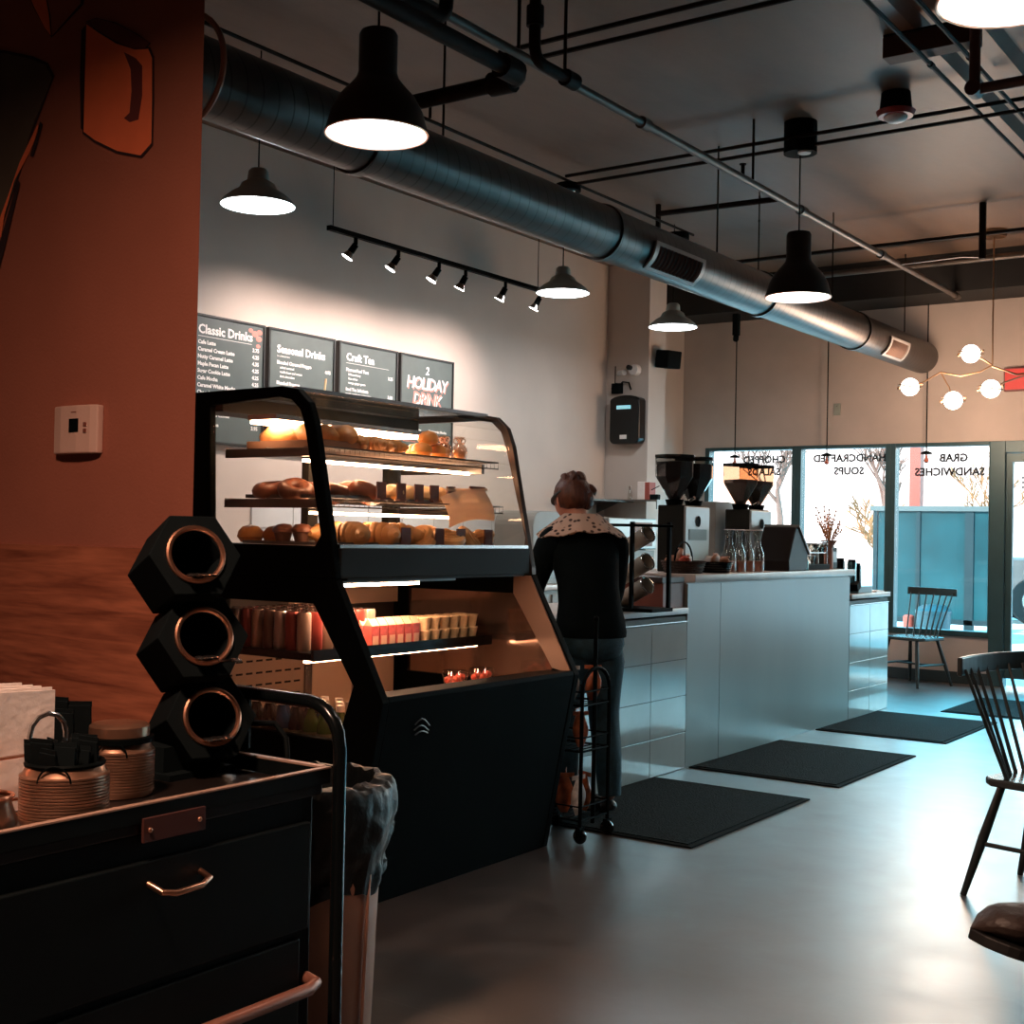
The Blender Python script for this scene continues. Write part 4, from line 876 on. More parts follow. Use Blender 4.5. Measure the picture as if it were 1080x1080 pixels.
# ---------------------------------------------------------------- pastries
def noisy(mb, amt, seed=0, f=30.0):
    from mathutils import noise
    for v in mb.b.verts:
        n = noise.noise_vector(v.co*f+Vector((seed*3.1, 0, 0))); v.co += n*amt
    return mb
def croissant():
    pts = []; rs = []
    for i in range(25):
        a = PI*(.12+.76*i/24); pts.append((.055*math.cos(a), .045*math.sin(a)-.02, .022)); s = math.sin(PI*i/24); rs.append(.006+.022*s*(1-.18*(i % 4 == 0)))
    return MB().tube(pts, rs, 12).build('croissant', BREAD)
def roll():
    m = MB(); pts = []; 
    for i in range(60):
        a = i*.32; r = .008+.0021*i*.30*1.15; pts.append((r*math.cos(a), r*math.sin(a), .022+.00025*(60-i)))
    m.tube(pts, .0135, 8); m.cone((0, 0, 0), (0, 0, .02), .044, .046, 20); return noisy(m, .0015, 2).build('cinnamon_roll', BREAD)
def scone():
    m = MB().ball((0, 0, .022), .042, (1.1, .85, .62), 20); return noisy(m, .010, 5, 38).build('scone', BREAD2)
def bagel():
    return noisy(MB().torus((0, 0, .022), .033, .024, seg=28, k=12), .002, 1).build('bagel', BREADD)
def bun():
    return noisy(MB().lathe([(0, 0), (.035, 0), (.048, .018), (.044, .04), (.028, .056), (0, .062)], seg=20), .002, 3).build('round_bun', ORANGE)
def loaf():
    m = MB().ball((0, 0, .04), .05, (1.0, 2.3, .85), 24)
    for v in m.b.verts: v.co.z = max(v.co.z, .004)+.004*math.sin(v.co.y*70)
    return noisy(m, .003, 6).build('bread_loaf', BREAD)
CUPP = mat('brown muffin paper', (.16, .07, .045), .7)
def muffin():
    t = bpy.data.objects.new('muffin', None); COL.objects.link(t)
    m = MB(); m.lathe([(0, 0), (.024, 0), (.034, .038), (0, .038)], seg=22); m.build('muffin_cup', CUPP, t)
    noisy(MB().lathe([(.030, .036), (.040, .042), (.040, .052), (.026, .068), (0, .073)], seg=20), .003, 4).build('muffin_top', BREADD, t); return t
PROTO = {}
def put(kind, fn, label, cat, loc, rz=0.0, group=None, scale=1.0, tilt=0.0):
    if kind not in PROTO:
        o = fn(); PROTO[kind] = o; o.location = loc; o.rotation_euler = (tilt, 0, rz); o.scale = (scale,)*3; tag(o, label, cat, group)
        return o
    o = copy_tree(PROTO[kind], label, loc, (tilt, 0, rz), group, scale=scale); tag(o, label, cat, group); return o
ordn = ['first', 'second', 'third', 'fourth', 'fifth', 'sixth', 'seventh', 'eighth', 'ninth', 'tenth', 'eleventh', 'twelfth']
D0, S2, S1 = 1.290, 1.466, 1.659
G = 'pastries in the glass case'
# trays (pans) on the shelves
def tray(loc, w, d, h, label, m=None, name='baking_tray'):
    t = thing(name, label, 'tray', loc); q = MB(); O = [(-w/2, -d/2), (w/2, -d/2), (w/2, d/2), (-w/2, d/2)]; k = .005; I = [(-w/2+k, -d/2+k), (w/2-k, -d/2+k), (w/2-k, d/2-k), (-w/2+k, d/2-k)]
    q.prism(O, h, None, I); q.build('rim', m or DSTEEL, t, smooth=False); MB().box((-w/2+k, -d/2+k, 0), (w/2-k, d/2-k, .003)).build('base', m or DSTEEL, t, smooth=False); return t
KRAFT = mat('brown cardboard', (.32, .17, .10), .75)
tray((-3.56, 3.66, S1), .40, .26, .028, 'brown cardboard tray of loaves at the left of the top shelf', KRAFT, 'cardboard_tray')
tray((-3.54, 3.72, S2), .42, .40, .014, 'metal tray of bagels at the left of the middle shelf')
tray((-3.50, 4.20, S2), .40, .46, .010, 'metal tray of scones along the middle shelf')
tray((-3.50, 3.72, D0), .46, .46, .012, 'metal tray on the case deck at the left')
tray((-3.46, 4.20, D0), .46, .44, .012, 'metal tray of rolls on the case deck at the right')
for i, (x, y, rz) in enumerate(((-3.66, 3.62, 1.4), (-3.52, 3.64, 1.75), (-3.46, 3.73, 1.2))): put('loaf', loaf, ordn[i]+' golden loaf from the left in the cardboard tray on the top shelf', 'bread', (x, y, S1+.004), rz, 'loaves on the top shelf', 1.15)
for i, (x, y) in enumerate(((-3.40, 3.74), (-3.38, 3.82), (-3.40, 3.90), (-3.39, 3.98))): put('croissant', croissant, ordn[i]+' croissant from the left along the front of the top shelf', 'croissant', (x, y, S1+.002), .4*i, 'croissants on the top shelf', 1.25)
for i, (x, y, z) in enumerate(((-3.40, 4.17, 0), (-3.40, 4.27, 0), (-3.47, 4.22, 0), (-3.405, 4.22, .052))): put('bun', bun, ['left bun of the round orange pile on the top shelf', 'right bun of the round orange pile on the top shelf', 'rear bun of the round orange pile on the top shelf', 'topmost bun of the round orange pile on the top shelf'][i], 'bun', (x, y, S1+.002+z), i, 'round orange buns on the top shelf', .95)
# tied treat bags
def bag():
    t = bpy.data.objects.new('treat_bag', None); COL.objects.link(t)
    noisy(MB().lathe([(0, 0), (.030, .002), (.036, .03), (.030, .055), (.008, .075), (.016, .088), (.024, .10)], seg=14), .003, 7).build('bag', glass('cellophane', (.90, .72, .62), .2, .15), t)
    MB().ball((0, 0, .028), .027, (1, 1, .9), 12).build('filling', BREAD2, t)
    MB().torus((-.014, 0, .082), .012, .003, (0, 1, .2), 12, 5).torus((.014, 0, .082), .012, .003, (0, 1, -.2), 12, 5).build('bow', mat('cream ribbon', (.8, .62, .52), .5), t); return t
for i, (x, y) in enumerate(((-3.42, 4.35), (-3.40, 4.43), (-3.47, 4.40))): put('bag', bag, ['left', 'right', 'rear'][i]+' ribbon-tied treat bag on the top shelf beside the orange buns', 'treat bag', (x, y, S1+.002), .5*i, 'tied treat bags', 1.0)
k = 0
for x, y in ((-3.66, 3.57), (-3.52, 3.56), (-3.44, 3.67), (-3.38, 3.79), (-3.60, 3.72), (-3.52, 3.83)):
    put('bagel', bagel, ordn[k]+' dark bagel from the left on the middle shelf', 'bagel', (x, y, S2+.006), k, 'dark bagels on the middle shelf', 1.25, .5 if k % 2 else .2); k += 1
k = 0
for x, y in ((-3.35, 3.93), (-3.35, 4.03), (-3.35, 4.13), (-3.35, 4.23), (-3.36, 4.33), (-3.44, 4.08), (-3.44, 4.26)):
    put('scone', scone, ordn[k]+(' scone from the left in the front row of the middle shelf' if k < 5 else ' pastry counted in the rear row of the middle shelf'), 'scone', (x, y, S2+.004), k*1.3, 'scones on the middle shelf', 1.3); k += 1
# deck
for i, (x, y) in enumerate(((-3.76, 3.56), (-3.68, 3.62))): put('bun', bun, ['left', 'right'][i]+' round golden bun at the rear left corner of the case deck', 'bun', (x, y, D0+.004), i, 'buns on the case deck', 1.1)
for i, (x, y) in enumerate(((-3.60, 3.58), (-3.52, 3.60))): put('muffin', muffin, ['left', 'right'][i]+' dark muffin beside the round buns on the case deck', 'muffin', (x, y, D0+.004), i, 'dark muffins on the case deck', 1.05)
k = 0
for x, y, r in ((-3.30, 3.60, 0), (-3.28, 3.75, .3), (-3.42, 3.67, .8), (-3.28, 3.90, 1.0), (-3.41, 3.84, .2)):
    put('croissant', croissant, ordn[k]+' croissant from the left on the case deck', 'croissant', (x, y, D0+.004), r, 'croissants on the case deck', 1.8); k += 1
k = 0
for x, y in ((-3.27, 4.03), (-3.26, 4.16), (-3.26, 4.29), (-3.39, 4.07), (-3.39, 4.20), (-3.27, 4.42)):
    put('roll', roll, ordn[k]+' cinnamon roll from the left on the case deck', 'cinnamon roll', (x, y, D0+.004), k, 'cinnamon rolls on the case deck', 1.35, .9 if k % 2 == 0 else .3); k += 1
def ptag():
    t = bpy.data.objects.new('price_card', None); COL.objects.link(t)
    MB().box((-.003, -.027, .008), (.003, .027, .072)).build('card', TAG, t, smooth=False); MB().box((-.012, -.02, 0), (.012, .02, .010)).build('card_foot', TAG, t, smooth=False); return t
k = 0
for y in (3.80, 3.92, 4.03, 4.13, 4.24): put('ptag', ptag, ordn[k]+' brown price card from the left along the middle shelf', 'price card', (-3.295, y, S2), 0, 'price cards on the middle shelf'); k += 1
put('ptag', ptag, 'widest brown price card at the right end of the middle shelf', 'price card', (-3.30, 4.43, S2), 0, 'price cards on the middle shelf', 1.0).scale = (1, 2.0, 1.1)
k = 0
for y in (3.84, 4.05, 4.19, 4.38): put('ptag', ptag, ordn[k]+' brown price card from the left along the case deck', 'price card', (-3.20, y, D0), 0, 'price cards on the case deck'); k += 1
for x, y in ((-3.38, 4.50),): put('bagel', bagel, 'dark bagel behind the wide price card at the right end of the middle shelf', 'bagel', (x, y, S2+.006), 0, None, 1.1, .4)
# hanging paper sheet
PAPERT = translucent('thin bakery paper', (.85, .70, .56))
t = thing('bakery_paper', 'cream bakery paper sheet draped over the right end of the middle shelf', 'paper', (-3.26, 4.30, S2))
m = MB(); m.grid(lambda u, v: Vector((-.03+.035*math.sin(v*2.2)+.01*u, -.14+.30*u+.03*v, .055-.125*v+.02*math.sin(u*3)-.03*(1-u))), 12, 10); m.build('sheet', PAPERT, t, solid=.0015)
m = MB(); m.grid(lambda u, v: Vector((-.032+.01*u, -.10+.28*u, .05+.012*v+.01*u)), 8, 3); m.build('fold', PAPERT, t, solid=.0015)

# ---------------------------------------------------------------- drinks in the cooler
CANC = [mat('can silver', (.42, .36, .32), .3, .7), mat('can dark red', (.25, .04, .03), .3, .4), mat('can tan', (.40, .27, .20), .3, .5), mat('can brown', (.13, .07, .05), .3, .5)]
def can(m):
    def f():
        t = bpy.data.objects.new('slim_can', None); COL.objects.link(t)
        MB().lathe([(0, 0), (.023, 0), (.0275, .008), (.0275, .135), (.024, .145)], seg=16).build('can_body', m, t); MB().lathe([(.024, .145), (.0245, .148), (.022, .146), (0, .145)], seg=16).build('can_lid', CHROME, t); return t
    return f
n = 0
names = ['silver slim can', 'dark red slim can', 'tan slim can', 'brown slim can']
for i in range(7):
    for j in range(7):
        c = (i+(j//3)) % 4 if j == 0 else (i*2+j) % 4
        put('can%d' % c, can(CANC[c]), names[c]+' standing on the cooler shelf behind the left side glass', 'can', (-3.76+i*.060, 3.50+j*.060, CSZ), 0, names[c]+'s on the cooler shelf'); n += 1
CARP = mat('pink carton', (.42, .075, .06), .45, var=.3, vscale=40); CARW = mat('cream carton print', (.55, .34, .22), .5)
def carton():
    t = bpy.data.objects.new('milk_carton', None); COL.objects.link(t)
    MB().box((-.022, -.022, 0), (.022, .022, .085)).build('carton_body', CARP, t, smooth=False, bevel=.002)
    MB().prism([(-.022, .085), (.022, .085), (.003, .110), (-.003, .110)], .044, XZ(-.022)).build('carton_top', CARW, t, smooth=False)
    MB().box((.0222, -.016, .008), (.0235, .016, .045)).build('carton_label', CARW, t, smooth=False); return t
for i in range(6):
    for j in range(2): put('carton', carton, ordn[i]+' pink drink carton from the left in the '+['front', 'rear'][j]+' row on the cooler shelf', 'carton', (-3.335-j*.05, 3.93+.035+i*.050-.16, CSZ), 0, 'pink cartons on the cooler shelf')
YC = mat('yogurt cup cream', (.82, .60, .34), .45, var=.15, vscale=40)
def ycup():
    t = bpy.data.objects.new('yogurt_cup', None); COL.objects.link(t)
    MB().lathe([(0, 0), (.020, 0), (.028, .045), (.030, .047), (.030, .052), (0, .053)], seg=18).build('cup_body', YC, t)
    MB().lathe([(.0205, .008), (.0255, .036)], seg=18, sc=(1.02, 1.02)).build('cup_label', mat('cup print', (.70, .34, .16), .5), t); return t
for i in range(6):
    for j in range(2):
        for k in range(2): put('ycup', ycup, ordn[i]+' yogurt cup from the left, '+['lower', 'upper'][k]+' layer of the '+['front', 'rear'][j]+' row on the cooler shelf', 'yogurt cup', (-3.335-j*.064, 4.13+i*.064, CSZ+k*.053), 0, 'yogurt cups on the cooler shelf')
# bottles on the cooler deck
BOTG = glass('dark juice', (.10, .12, .05), .10); 
BOTD = [mat('green juice bottle', (.045, .075, .015), .12), mat('dark cola bottle', (.02, .012, .010), .1), mat('blue drink bottle', (.015, .04, .09), .12)]
CAPW = mat('bottle cap white', (.55, .42, .34), .5)
def bottle(m):
    def f():
        t = bpy.data.objects.new('juice_bottle', None); COL.objects.link(t)
        MB().lathe([(0, 0), (.028, 0), (.031, .01), (.031, .12), (.026, .145), (.014, .17), (.0135, .188)], seg=18).build('bottle_body', m, t)
        MB().lathe([(.016, .186), (.016, .206), (.014, .209), (0, .209)], seg=16).build('bottle_cap', CAPW, t)
        MB().lathe([(.0315, .045), (.0315, .10)], seg=18).build('bottle_label', mat('bottle label', (.16, .13, .07), .5), t); return t
    return f
bn = ['green juice bottle', 'dark cola bottle', 'blue drink bottle']
for i in range(8):
    for j in range(3):
        c = 0 if i > 4 else (1 if (i+j) % 3 else 2)
        put('bot%d' % c, bottle(BOTD[c]), bn[c]+' with white cap on the cooler deck behind the left side glass', 'bottle', (-3.72+i*.073, 3.50+j*.075, .50), 0, bn[c]+'s on the cooler deck', 1.0)
# clamshell fruit cups at right
FR = mat('red fruit', (.60, .09, .05), .35, var=.5, vscale=50)
def clam():
    t = bpy.data.objects.new('fruit_clamshell', None); COL.objects.link(t)
    MB().lathe([(0, 0), (.045, 0), (.055, .045), (.057, .05), (.050, .065), (0, .07)], seg=20).build('clear_shell', glass('clamshell clear', (.92, .88, .85), .12, .08), t)
    m = MB(); rnd = random.Random(4)
    for _ in range(14): m.ball((rnd.uniform(-.03, .03), rnd.uniform(-.03, .03), rnd.uniform(.015, .045)), .013, seg=8)
    m.build('fruit', FR, t); return t
for (x, y, z, lb) in ((-3.30, 4.30, .0, 'lower left'), (-3.30, 4.30, .072, 'upper left'), (-3.28, 4.46, 0, 'lower right'), (-3.28, 4.46, .072, 'upper right'), (-3.32, 4.38, .0, 'rear middle')):
    put('clam', clam, lb+' clear fruit clamshell at the right end of the cooler deck', 'fruit pot', (x, y, .632+z), 0, 'fruit clamshells in the cooler')
t = thing('display_riser', 'low metal riser under the fruit clamshells on the cooler deck', 'riser', (-3.33, 4.34, .50)); MB().box((-.12, -.26, .115), (.16, .26, .13)).build('riser_top', LIN, t, smooth=False)
for x in (-.11, .15): MB().box((x-.005, -.25, 0), (x+.005, .25, .115)).build('riser_leg', LIN, t, smooth=False)

# ================================================================ THINGS ON THE COUNTERS
TALL = 1.125; LOWZ = .934
def grinder(loc, label, amber):
    t = thing('coffee_grinder', label, 'coffee grinder', loc, 0, 'bulk coffee grinders on the tall counter')
    MB().box((-.10, -.165, 0), (.085, .165, .42)).build('body', CHARCOAL, t, smooth=False, bevel=.008)
    MB().box((.085, -.165, .0), (.10, .165, .41)).build('front_panel', mat('brushed grinder front', (.33, .35, .35), .35, .4), t, smooth=False, bevel=.003)
    MB().box((.10, -.12, .20), (.104, .12, .27)).build('label_plate', mat('blue grey plate', (.12, .17, .17), .4), t, smooth=False)
    MB().lathe([(0, .104), (.035, .104), (.035, .108), (.022, .108)], (0, 0, .32), 24, (1, 0, 0), sc=(.75, 1)).build('emblem', BLACK, t)
    for s in (-.13, .13): MB().cone((0, s, .42), (0, s, .455), .05, .06).build('throat', BLACK, t)
    HG = glass('hopper '+('amber' if amber else 'smoke'), (.95, .72, .56) if amber else (.62, .60, .58), .08)
    for s in (-.13, .13):
        MB().lathe([(.035, .45), (.128, .60), (.130, .72)], (0, s, 0), seg=8).build('hopper', HG, t, smooth=False)
        MB().lathe([(.132, .72), (.132, .735), (0, .737)], (0, s, 0), seg=8).build('hopper_lid', BLACKG, t, smooth=False)
        MB().lathe([(0, .455), (.033, .455), (.120, .595), (.122, .62 if amber else .69), (0, .63 if amber else .70)], (0, s, 0), seg=8).build('coffee_beans', mat('roasted beans', (.018, .012, .010), .5, bump=.8, bscale=120), t, smooth=False)
    MB().tube([(.06, -.04, .45), (.10, -.05, .47)], .012, 8).build('slide_lever', CHROME, t)
    return t
grinder((-3.84, 7.37, TALL), 'coffee grinder with two dark full hoppers nearest the brown crate', False)
grinder((-3.85, 8.36, TALL), 'coffee grinder with two amber half-empty hoppers against the window', True)
t = thing('card_box', 'grey cardboard box behind the grinders', 'box', (-4.12, 8.35, TALL)); MB().box((-.12, -.2, 0), (.12, .2, .47)).build('box_body', GREYA, t, smooth=False, bevel=.004); MB().box((-.122, -.01, .468), (.122, .01, .473)).build('tape', KRAFT, t, smooth=False)
# carafes
def carafe():
    t = bpy.data.objects.new('glass_carafe', None); COL.objects.link(t)
    MB().lathe([(.0, 0), (.036, 0), (.038, .01), (.038, .09), (.034, .12), (.014, .18), (.012, .23), (.022, .27), (.025, .275)], seg=20).build('carafe_body', JGLASS, t)
    MB().lathe([(0, .003), (.034, .003), (.035, .07), (0, .07)], seg=16).build('carafe_fill', mat('pinkish fill', (.55, .26, .20), .3), t)
    MB().torus((0, 0, .273), .024, .0028, seg=20, k=6).build('carafe_lip', mat('carafe lip', (.75, .60, .55), .3), t); return t
for i, (x, y) in enumerate(((-3.60, 7.56), (-3.66, 7.64), (-3.58, 7.66), (-3.64, 7.75), (-3.57, 7.77), (-3.63, 7.87), (-3.56, 7.90), (-3.62, 7.98))):
    put('carafe', carafe, 'tall clear carafe with flared lip in the cluster on the tall counter', 'carafe', (x, y, TALL), i, 'clear carafes clustered on the tall counter')
# baskets
WICK = mat('dark wicker', (.045, .020, .012), .7, var=.4, vscale=60, bump=1.0, bscale=80)
def basket(loc, label, r, h, handle, m=WICK, fill=FR):
    t = thing('wicker_basket', label, 'basket', loc)
    q = MB(); q.lathe([(0, 0), (r*.8, 0), (r, h), (r*1.05, h), (r*.95, h-.004), (r*.78, .008), (0, .008)], seg=24)
    for k in range(5): q.torus((0, 0, h*(.1+.2*k)), r*(.83+.17*(.1+.2*k)), .006, seg=24, k=5)
    q.build('basket_body', m, t)
    if handle: MB().torus((0, 0, h), r*.85, .006, (1, 0, 0), 16, 6, arc=PI).build('handle', BLACK, t)
    return t
basket((-3.66, 7.03, TALL), 'shallow dark basket with loop handle full of wrapped snacks beside the brown crate', .135, .075, True)
basket((-3.60, 7.33, TALL), 'low black bowl basket holding a fluffy orange pack, left of the carafes', .115, .07, False, BLACKG)
def packs(cx, cy, z, specs, lbl, grp):
    for i, (dx, dy, dz, m, sc) in enumerate(specs):
        t = thing('snack_pack', lbl[i], 'snack pack', (cx+dx, cy+dy, z+dz), i*.8)
        q = MB().ball((0, 0, .03), .035, (1.3, .5, 1.2), 12, (.3, .2*i, 0)); noisy(q, .005, i); q.build('pack', m, t); MB().box((-.03, -.003, .066), (.03, .003, .074), (.1, 0, 0)).build('seal', m, t, smooth=False)
TANP = mat('kraft snack pack', (.50, .22, .12), .5, var=.3, vscale=30); WHP = mat('white snack pack', (.75, .66, .60), .5, var=.1)
packs(-3.66, 7.03, TALL+.035, ((-.06, -.05, 0, TANP, 1), (.04, -.06, .0, FR, 1), (0, .05, .01, WHP, 1), (-.02, -.01, .045, TANP, 1)), ('kraft snack pack at the rear left in the handled basket', 'red snack pack at the front in the handled basket', 'white snack pack at the right in the handled basket', 'kraft snack pack on top in the handled basket'), '')
packs(-3.60, 7.33, TALL+.03, ((-.03, .0, 0, WHP, 1), (.04, .05, .0, TANP, 1), (.03, -.05, .02, TANP, 1)), ('white pack in the black bowl basket', 'orange brown pack at the right of the black bowl basket', 'orange brown pack at the front of the black bowl basket'), '')
# brown crate on the low counter
CR = mat('red brown wooden crate', (.22, .055, .032), .5, var=.2)
t = thing('wooden_crate', 'red brown wooden crate against the end of the tall counter', 'crate', (-3.64, 6.61, LOWZ)); MB().box((-.16, -.12, 0), (.135, .13, .145)).build('crate_body', CR, t, smooth=False, bevel=.003); MB().box((-.18, -.14, .146), (.14, .13, .18)).build('crate_lid', mat('crate lid dark', (.035, .014, .012), .5), t, smooth=False, bevel=.003)
# cup rack: black frame with three slanted cup tubes
t = thing('cup_dispenser_rack', 'black metal rack of three slanted cup tubes on the near tiled counter', 'rack', (-3.50, 6.22, LOWZ))
MB().box((-.14, -.12, 0), (.14, .12, .02)).build('rack_base', BLACK, t, smooth=False, bevel=.003)
for x, y in ((.0, -.10), (.12, .10)): MB().box((x-.010, y-.010, .02), (x+.010, y+.010, .49)).build('rack_post', BLACK, t, smooth=False)
MB().tube([(-.16, -.10, .47), (.02, -.10, .47), (.14, .10, .47)], .008, 8).build('rack_bar', BLACK, t)
TUB = mat('olive grey cup tube', (.36, .31, .25), .5, var=.2)
for k, z in enumerate((.40, .25, .12)):
    c = Vector((.0, 0, z)); d_ = Vector((.80, -.15, .42)).normalized()
    a = MB().lathe([(.0, -.16), (.043, -.16), (.047, .0), (.047, .05), (.043, .05), (.040, -.1), (0, -.1)], c, 20, tuple(d_)).build('cup_tube', TUB, t)
    MB().torus(c+d_*.055, .047, .005, d_, 24, 6).build('tube_rim', CHROME, a)
# register screen and pos
t = thing('register_screen', 'black slanted till screen seen from behind on the tall counter', 'till', (-3.56, 8.36, TALL))
P_ = [(-.14, 0), (.16, 0), (.18, .02), (.19, .12), (.0, .30), (-.03, .30), (-.15, .07)]
MB().prism(P_, .24, Matrix(((0, 0, 1, -.16), (1, 0, 0, 0), (0, 1, 0, 0), (0, 0, 0, 1)))).build('screen_shell', mat('till brown black', (.010, .006, .005), .5, spec=.2), t, smooth=False, bevel=.008)
MB().prism([(.198, .11), (.008, .303), (.008, .318), (.212, .115)], .26, Matrix(((0, 0, 1, -.17), (1, 0, 0, 0), (0, 1, 0, 0), (0, 0, 0, 1)))).build('screen', GREYA, t, smooth=False)
# jars, stand etc.
t = thing('lid_organizer', 'crowded rack of small cups and lids right of the till screen', 'rack', (-3.66, 8.90, TALL))
MB().box((-.11, -.24, 0), (.11, .24, .04)).build('rack_tray', BLACK, t, smooth=False, bevel=.003)
for z in (.12, .20): MB().box((-.11, -.24, z), (.09, .24, z+.006)).build('rack_shelf', CHROME, t, smooth=False)
for x, y in ((-.1, -.23), (.09, -.23), (-.1, .23), (.09, .23)): MB().cone((x, y, .04), (x, y, .22), .005, seg=8).build('rack_post', CHROME, t)
def smallcup():
    t = bpy.data.objects.new('small_cup', None); COL.objects.link(t)
    MB().lathe([(0, 0), (.018, 0), (.026, .06), (.027, .06), (.0, .008)], seg=14).build('cup_body', JGLASS, t); MB().lathe([(.028, .058), (.028, .064), (0, .066)], seg=14).build('cup_lid', WHITE, t); return t
for k in range(12): put('scup', smallcup, 'small clear lidded cup on the rack right of the till screen', 'cup', (-3.58-.07*(k % 2), 8.70+.08*(k//2 % 6), TALL+(.04 if k < 6 else .126)), 0, 'small lidded cups on the rack')
t = thing('hand_sanitizer', 'small teal pump bottle before the lid rack', 'bottle', (-3.53, 8.62, TALL)); MB().lathe([(0, 0), (.025, 0), (.025, .06), (.008, .09), (0, .09)], seg=14).build('bottle_body', mat('teal soap', (.08, .30, .33), .2), t); MB().tube([(0, 0, .09), (0, 0, .12), (.03, 0, .12)], .005, 6).build('pump', WHITE, t)
# vase with dried flowers
t = thing('clay_vase', 'brown clay vase of dried stems on the tall counter before the second window', 'vase', (-3.60, 9.24, TALL))
MB().lathe([(0, 0), (.034, 0), (.034, .13), (.028, .15), (.032, .17), (.062, .215), (.058, .215), (.026, .165), (0, .16)], seg=22).build('vase_body', mat('brown clay', (.36, .15, .10), .6, var=.15), t)
m = MB(); rnd = random.Random(2)
for i in range(22):
    a = rnd.uniform(0, 2*PI); s = rnd.uniform(.02, .10); h_ = rnd.uniform(.12, .30); pts = [(0, 0, .15), (s*.4*math.cos(a), s*.4*math.sin(a), .17+h_*.5), (s*math.cos(a), s*math.sin(a), .17+h_)]
    m.tube(pts, .0028, 4)
    for k in range(5): q = Vector(pts[1]).lerp(Vector(pts[2]), k/4); m.ball(q+Vector((rnd.uniform(-.008, .008), rnd.uniform(-.008, .008), 0)), .007, seg=6)
m.build('dried_stems', mat('dried orange stems', (.62, .27, .10), .8, var=.3), t)
t = thing('paper_roll', 'white paper roll beside the clay vase', 'roll', (-3.66, 9.12, TALL)); MB().lathe([(.012, 0), (.030, 0), (.030, .14), (.012, .14)], seg=18).build('roll', PAPER, t); MB().cone((0, 0, 0), (0, 0, .16), .01).build('core', KRAFT, t)
t = thing('napkin_dispenser', 'dark box with white front at the far end of the tall counter', 'dispenser', (-3.66, 9.36, TALL)); MB().box((-.06, -.055, 0), (.06, .055, .16)).build('box_body', CHARCOAL, t, smooth=False, bevel=.006); MB().box((.06, -.04, .05), (.063, .04, .13)).build('face', DSTEEL, t, smooth=False); MB().ball((0, .0, .16), .055, (1, .9, .8), 16).build('dome_lid', mat('olive dome', (.13, .13, .10), .4), t)
for i, (y, x, r, h_) in enumerate(((9.58, -3.64, .036, .24), (9.67, -3.58, .036, .23), (9.82, -3.60, .04, .20))):
    t = thing('insulated_canister', ['tall black canister nearest the tall counter end', 'tall blue sheened canister, middle of the three by the window', 'shorter black canister nearest the window mullion'][i], 'canister', (x, y, LOWZ), 0, 'black canisters on the far worktop')
    MB().lathe([(0, 0), (r, 0), (r, h_), (r*.9, h_+.01), (0, h_+.01)], seg=20).build('canister_body', [BLACKG, mat('blue steel', (.10, .20, .23), .2, .7), BLACKG][i], t); MB().lathe([(r*.85, h_+.01), (r*.8, h_+.03), (0, h_+.03)], seg=20).build('canister_lid', BLACK, t)
t = thing('card_terminal', 'slate grey card tray at the front of the far worktop', 'tray', (-3.56, 9.78, LOWZ)); P_ = [(-.14, 0), (.14, 0), (.16, .06), (.10, .06), (.07, .02), (-.16, .06)]
MB().prism([(-.15, 0), (.15, 0), (.17, .055), (-.12, .055)], .10, Matrix(((0, 0, 1, -.05), (1, 0, 0, 0), (0, 1, 0, 0), (0, 0, 0, 1)))).build('tray_body', mat('slate plastic', (.10, .15, .16), .4), t, smooth=False, bevel=.006); MB().box((-.05, -.17, .03), (.05, -.10, .085), (.4, 0, 0)).build('end_wedge', BLACK, t, smooth=False)
t = thing('paper_stack', 'small white paper stack on the edge of the far worktop', 'paper', (-3.55, 10.1, LOWZ)); MB().box((-.05, -.09, 0), (.05, .09, .008)).build('stack', WHITE, t, smooth=False); MB().box((-.045, -.08, .008), (.045, .085, .012)).build('top_sheet', PAPER, t, smooth=False)

# ================================================================ SNACK RACK next to the case
t = thing('rolling_snack_rack', 'black wire rolling rack of bagged snacks between the pastry case and the woman', 'rack', (-3.06, 4.92, 0))
# local: x -.17 .. +.09 , y -.14 .. +.11
RX0, RX1, RY0, RY1 = -.19, .085, -.13, .10
for (x, y) in ((RX0, RY0), (RX1, RY0), (RX0, RY1), (RX1, RY1)):
    c = MB().torus((x, y, .035), .022, .012, (0, 1, 0), 18, 8).cone((x, y-.016, .035), (x, y+.016, .035), .014, seg=12).build('caster', BLACKG, t)
    MB().box((x-.01, y-.02, .035), (x+.01, y+.02, .075)).build('caster_fork', BLACK, c, smooth=False)
def hoop(x):
    return [(x, RY0, .07), (x, RY0, .66)]+[(x, (RY0+RY1)/2-(RY1-RY0)/2*math.cos(a), .66+.10*math.sin(a)) for a in [PI*i/10 for i in range(1, 10)]]+[(x, RY1, .66), (x, RY1, .07)]
MB().tube(hoop(RX1), .009, 8).build('side_hoop', BLACK, t); MB().tube(hoop(RX0), .009, 8).build('side_hoop', BLACK, t)
MB().tube([(.07, 0, .07), (.07, 0, .97)], .010, 8).ball((.07, 0, .975), .013).build('centre_pole', BLACK, t)
for z in (.10, .40, .60):
    m = MB()
    for x in (RX0, RX1): m.tube([(x, RY0, z), (x, RY1, z)], .005, 6).tube([(x, RY0, z+.06), (x, RY1, z+.06)], .004, 6)
    for y in (RY0, RY1): m.tube([(RX0, y, z), (RX1, y, z)], .005, 6).tube([(RX0, y, z+.06), (RX1, y, z+.06)], .004, 6)
    for i in range(8): m.tube([(RX0+(RX1-RX0)*i/7, RY0, z), (RX0+(RX1-RX0)*i/7, RY1, z)], .003, 5)
    m.build('wire_basket', BLACK, t)
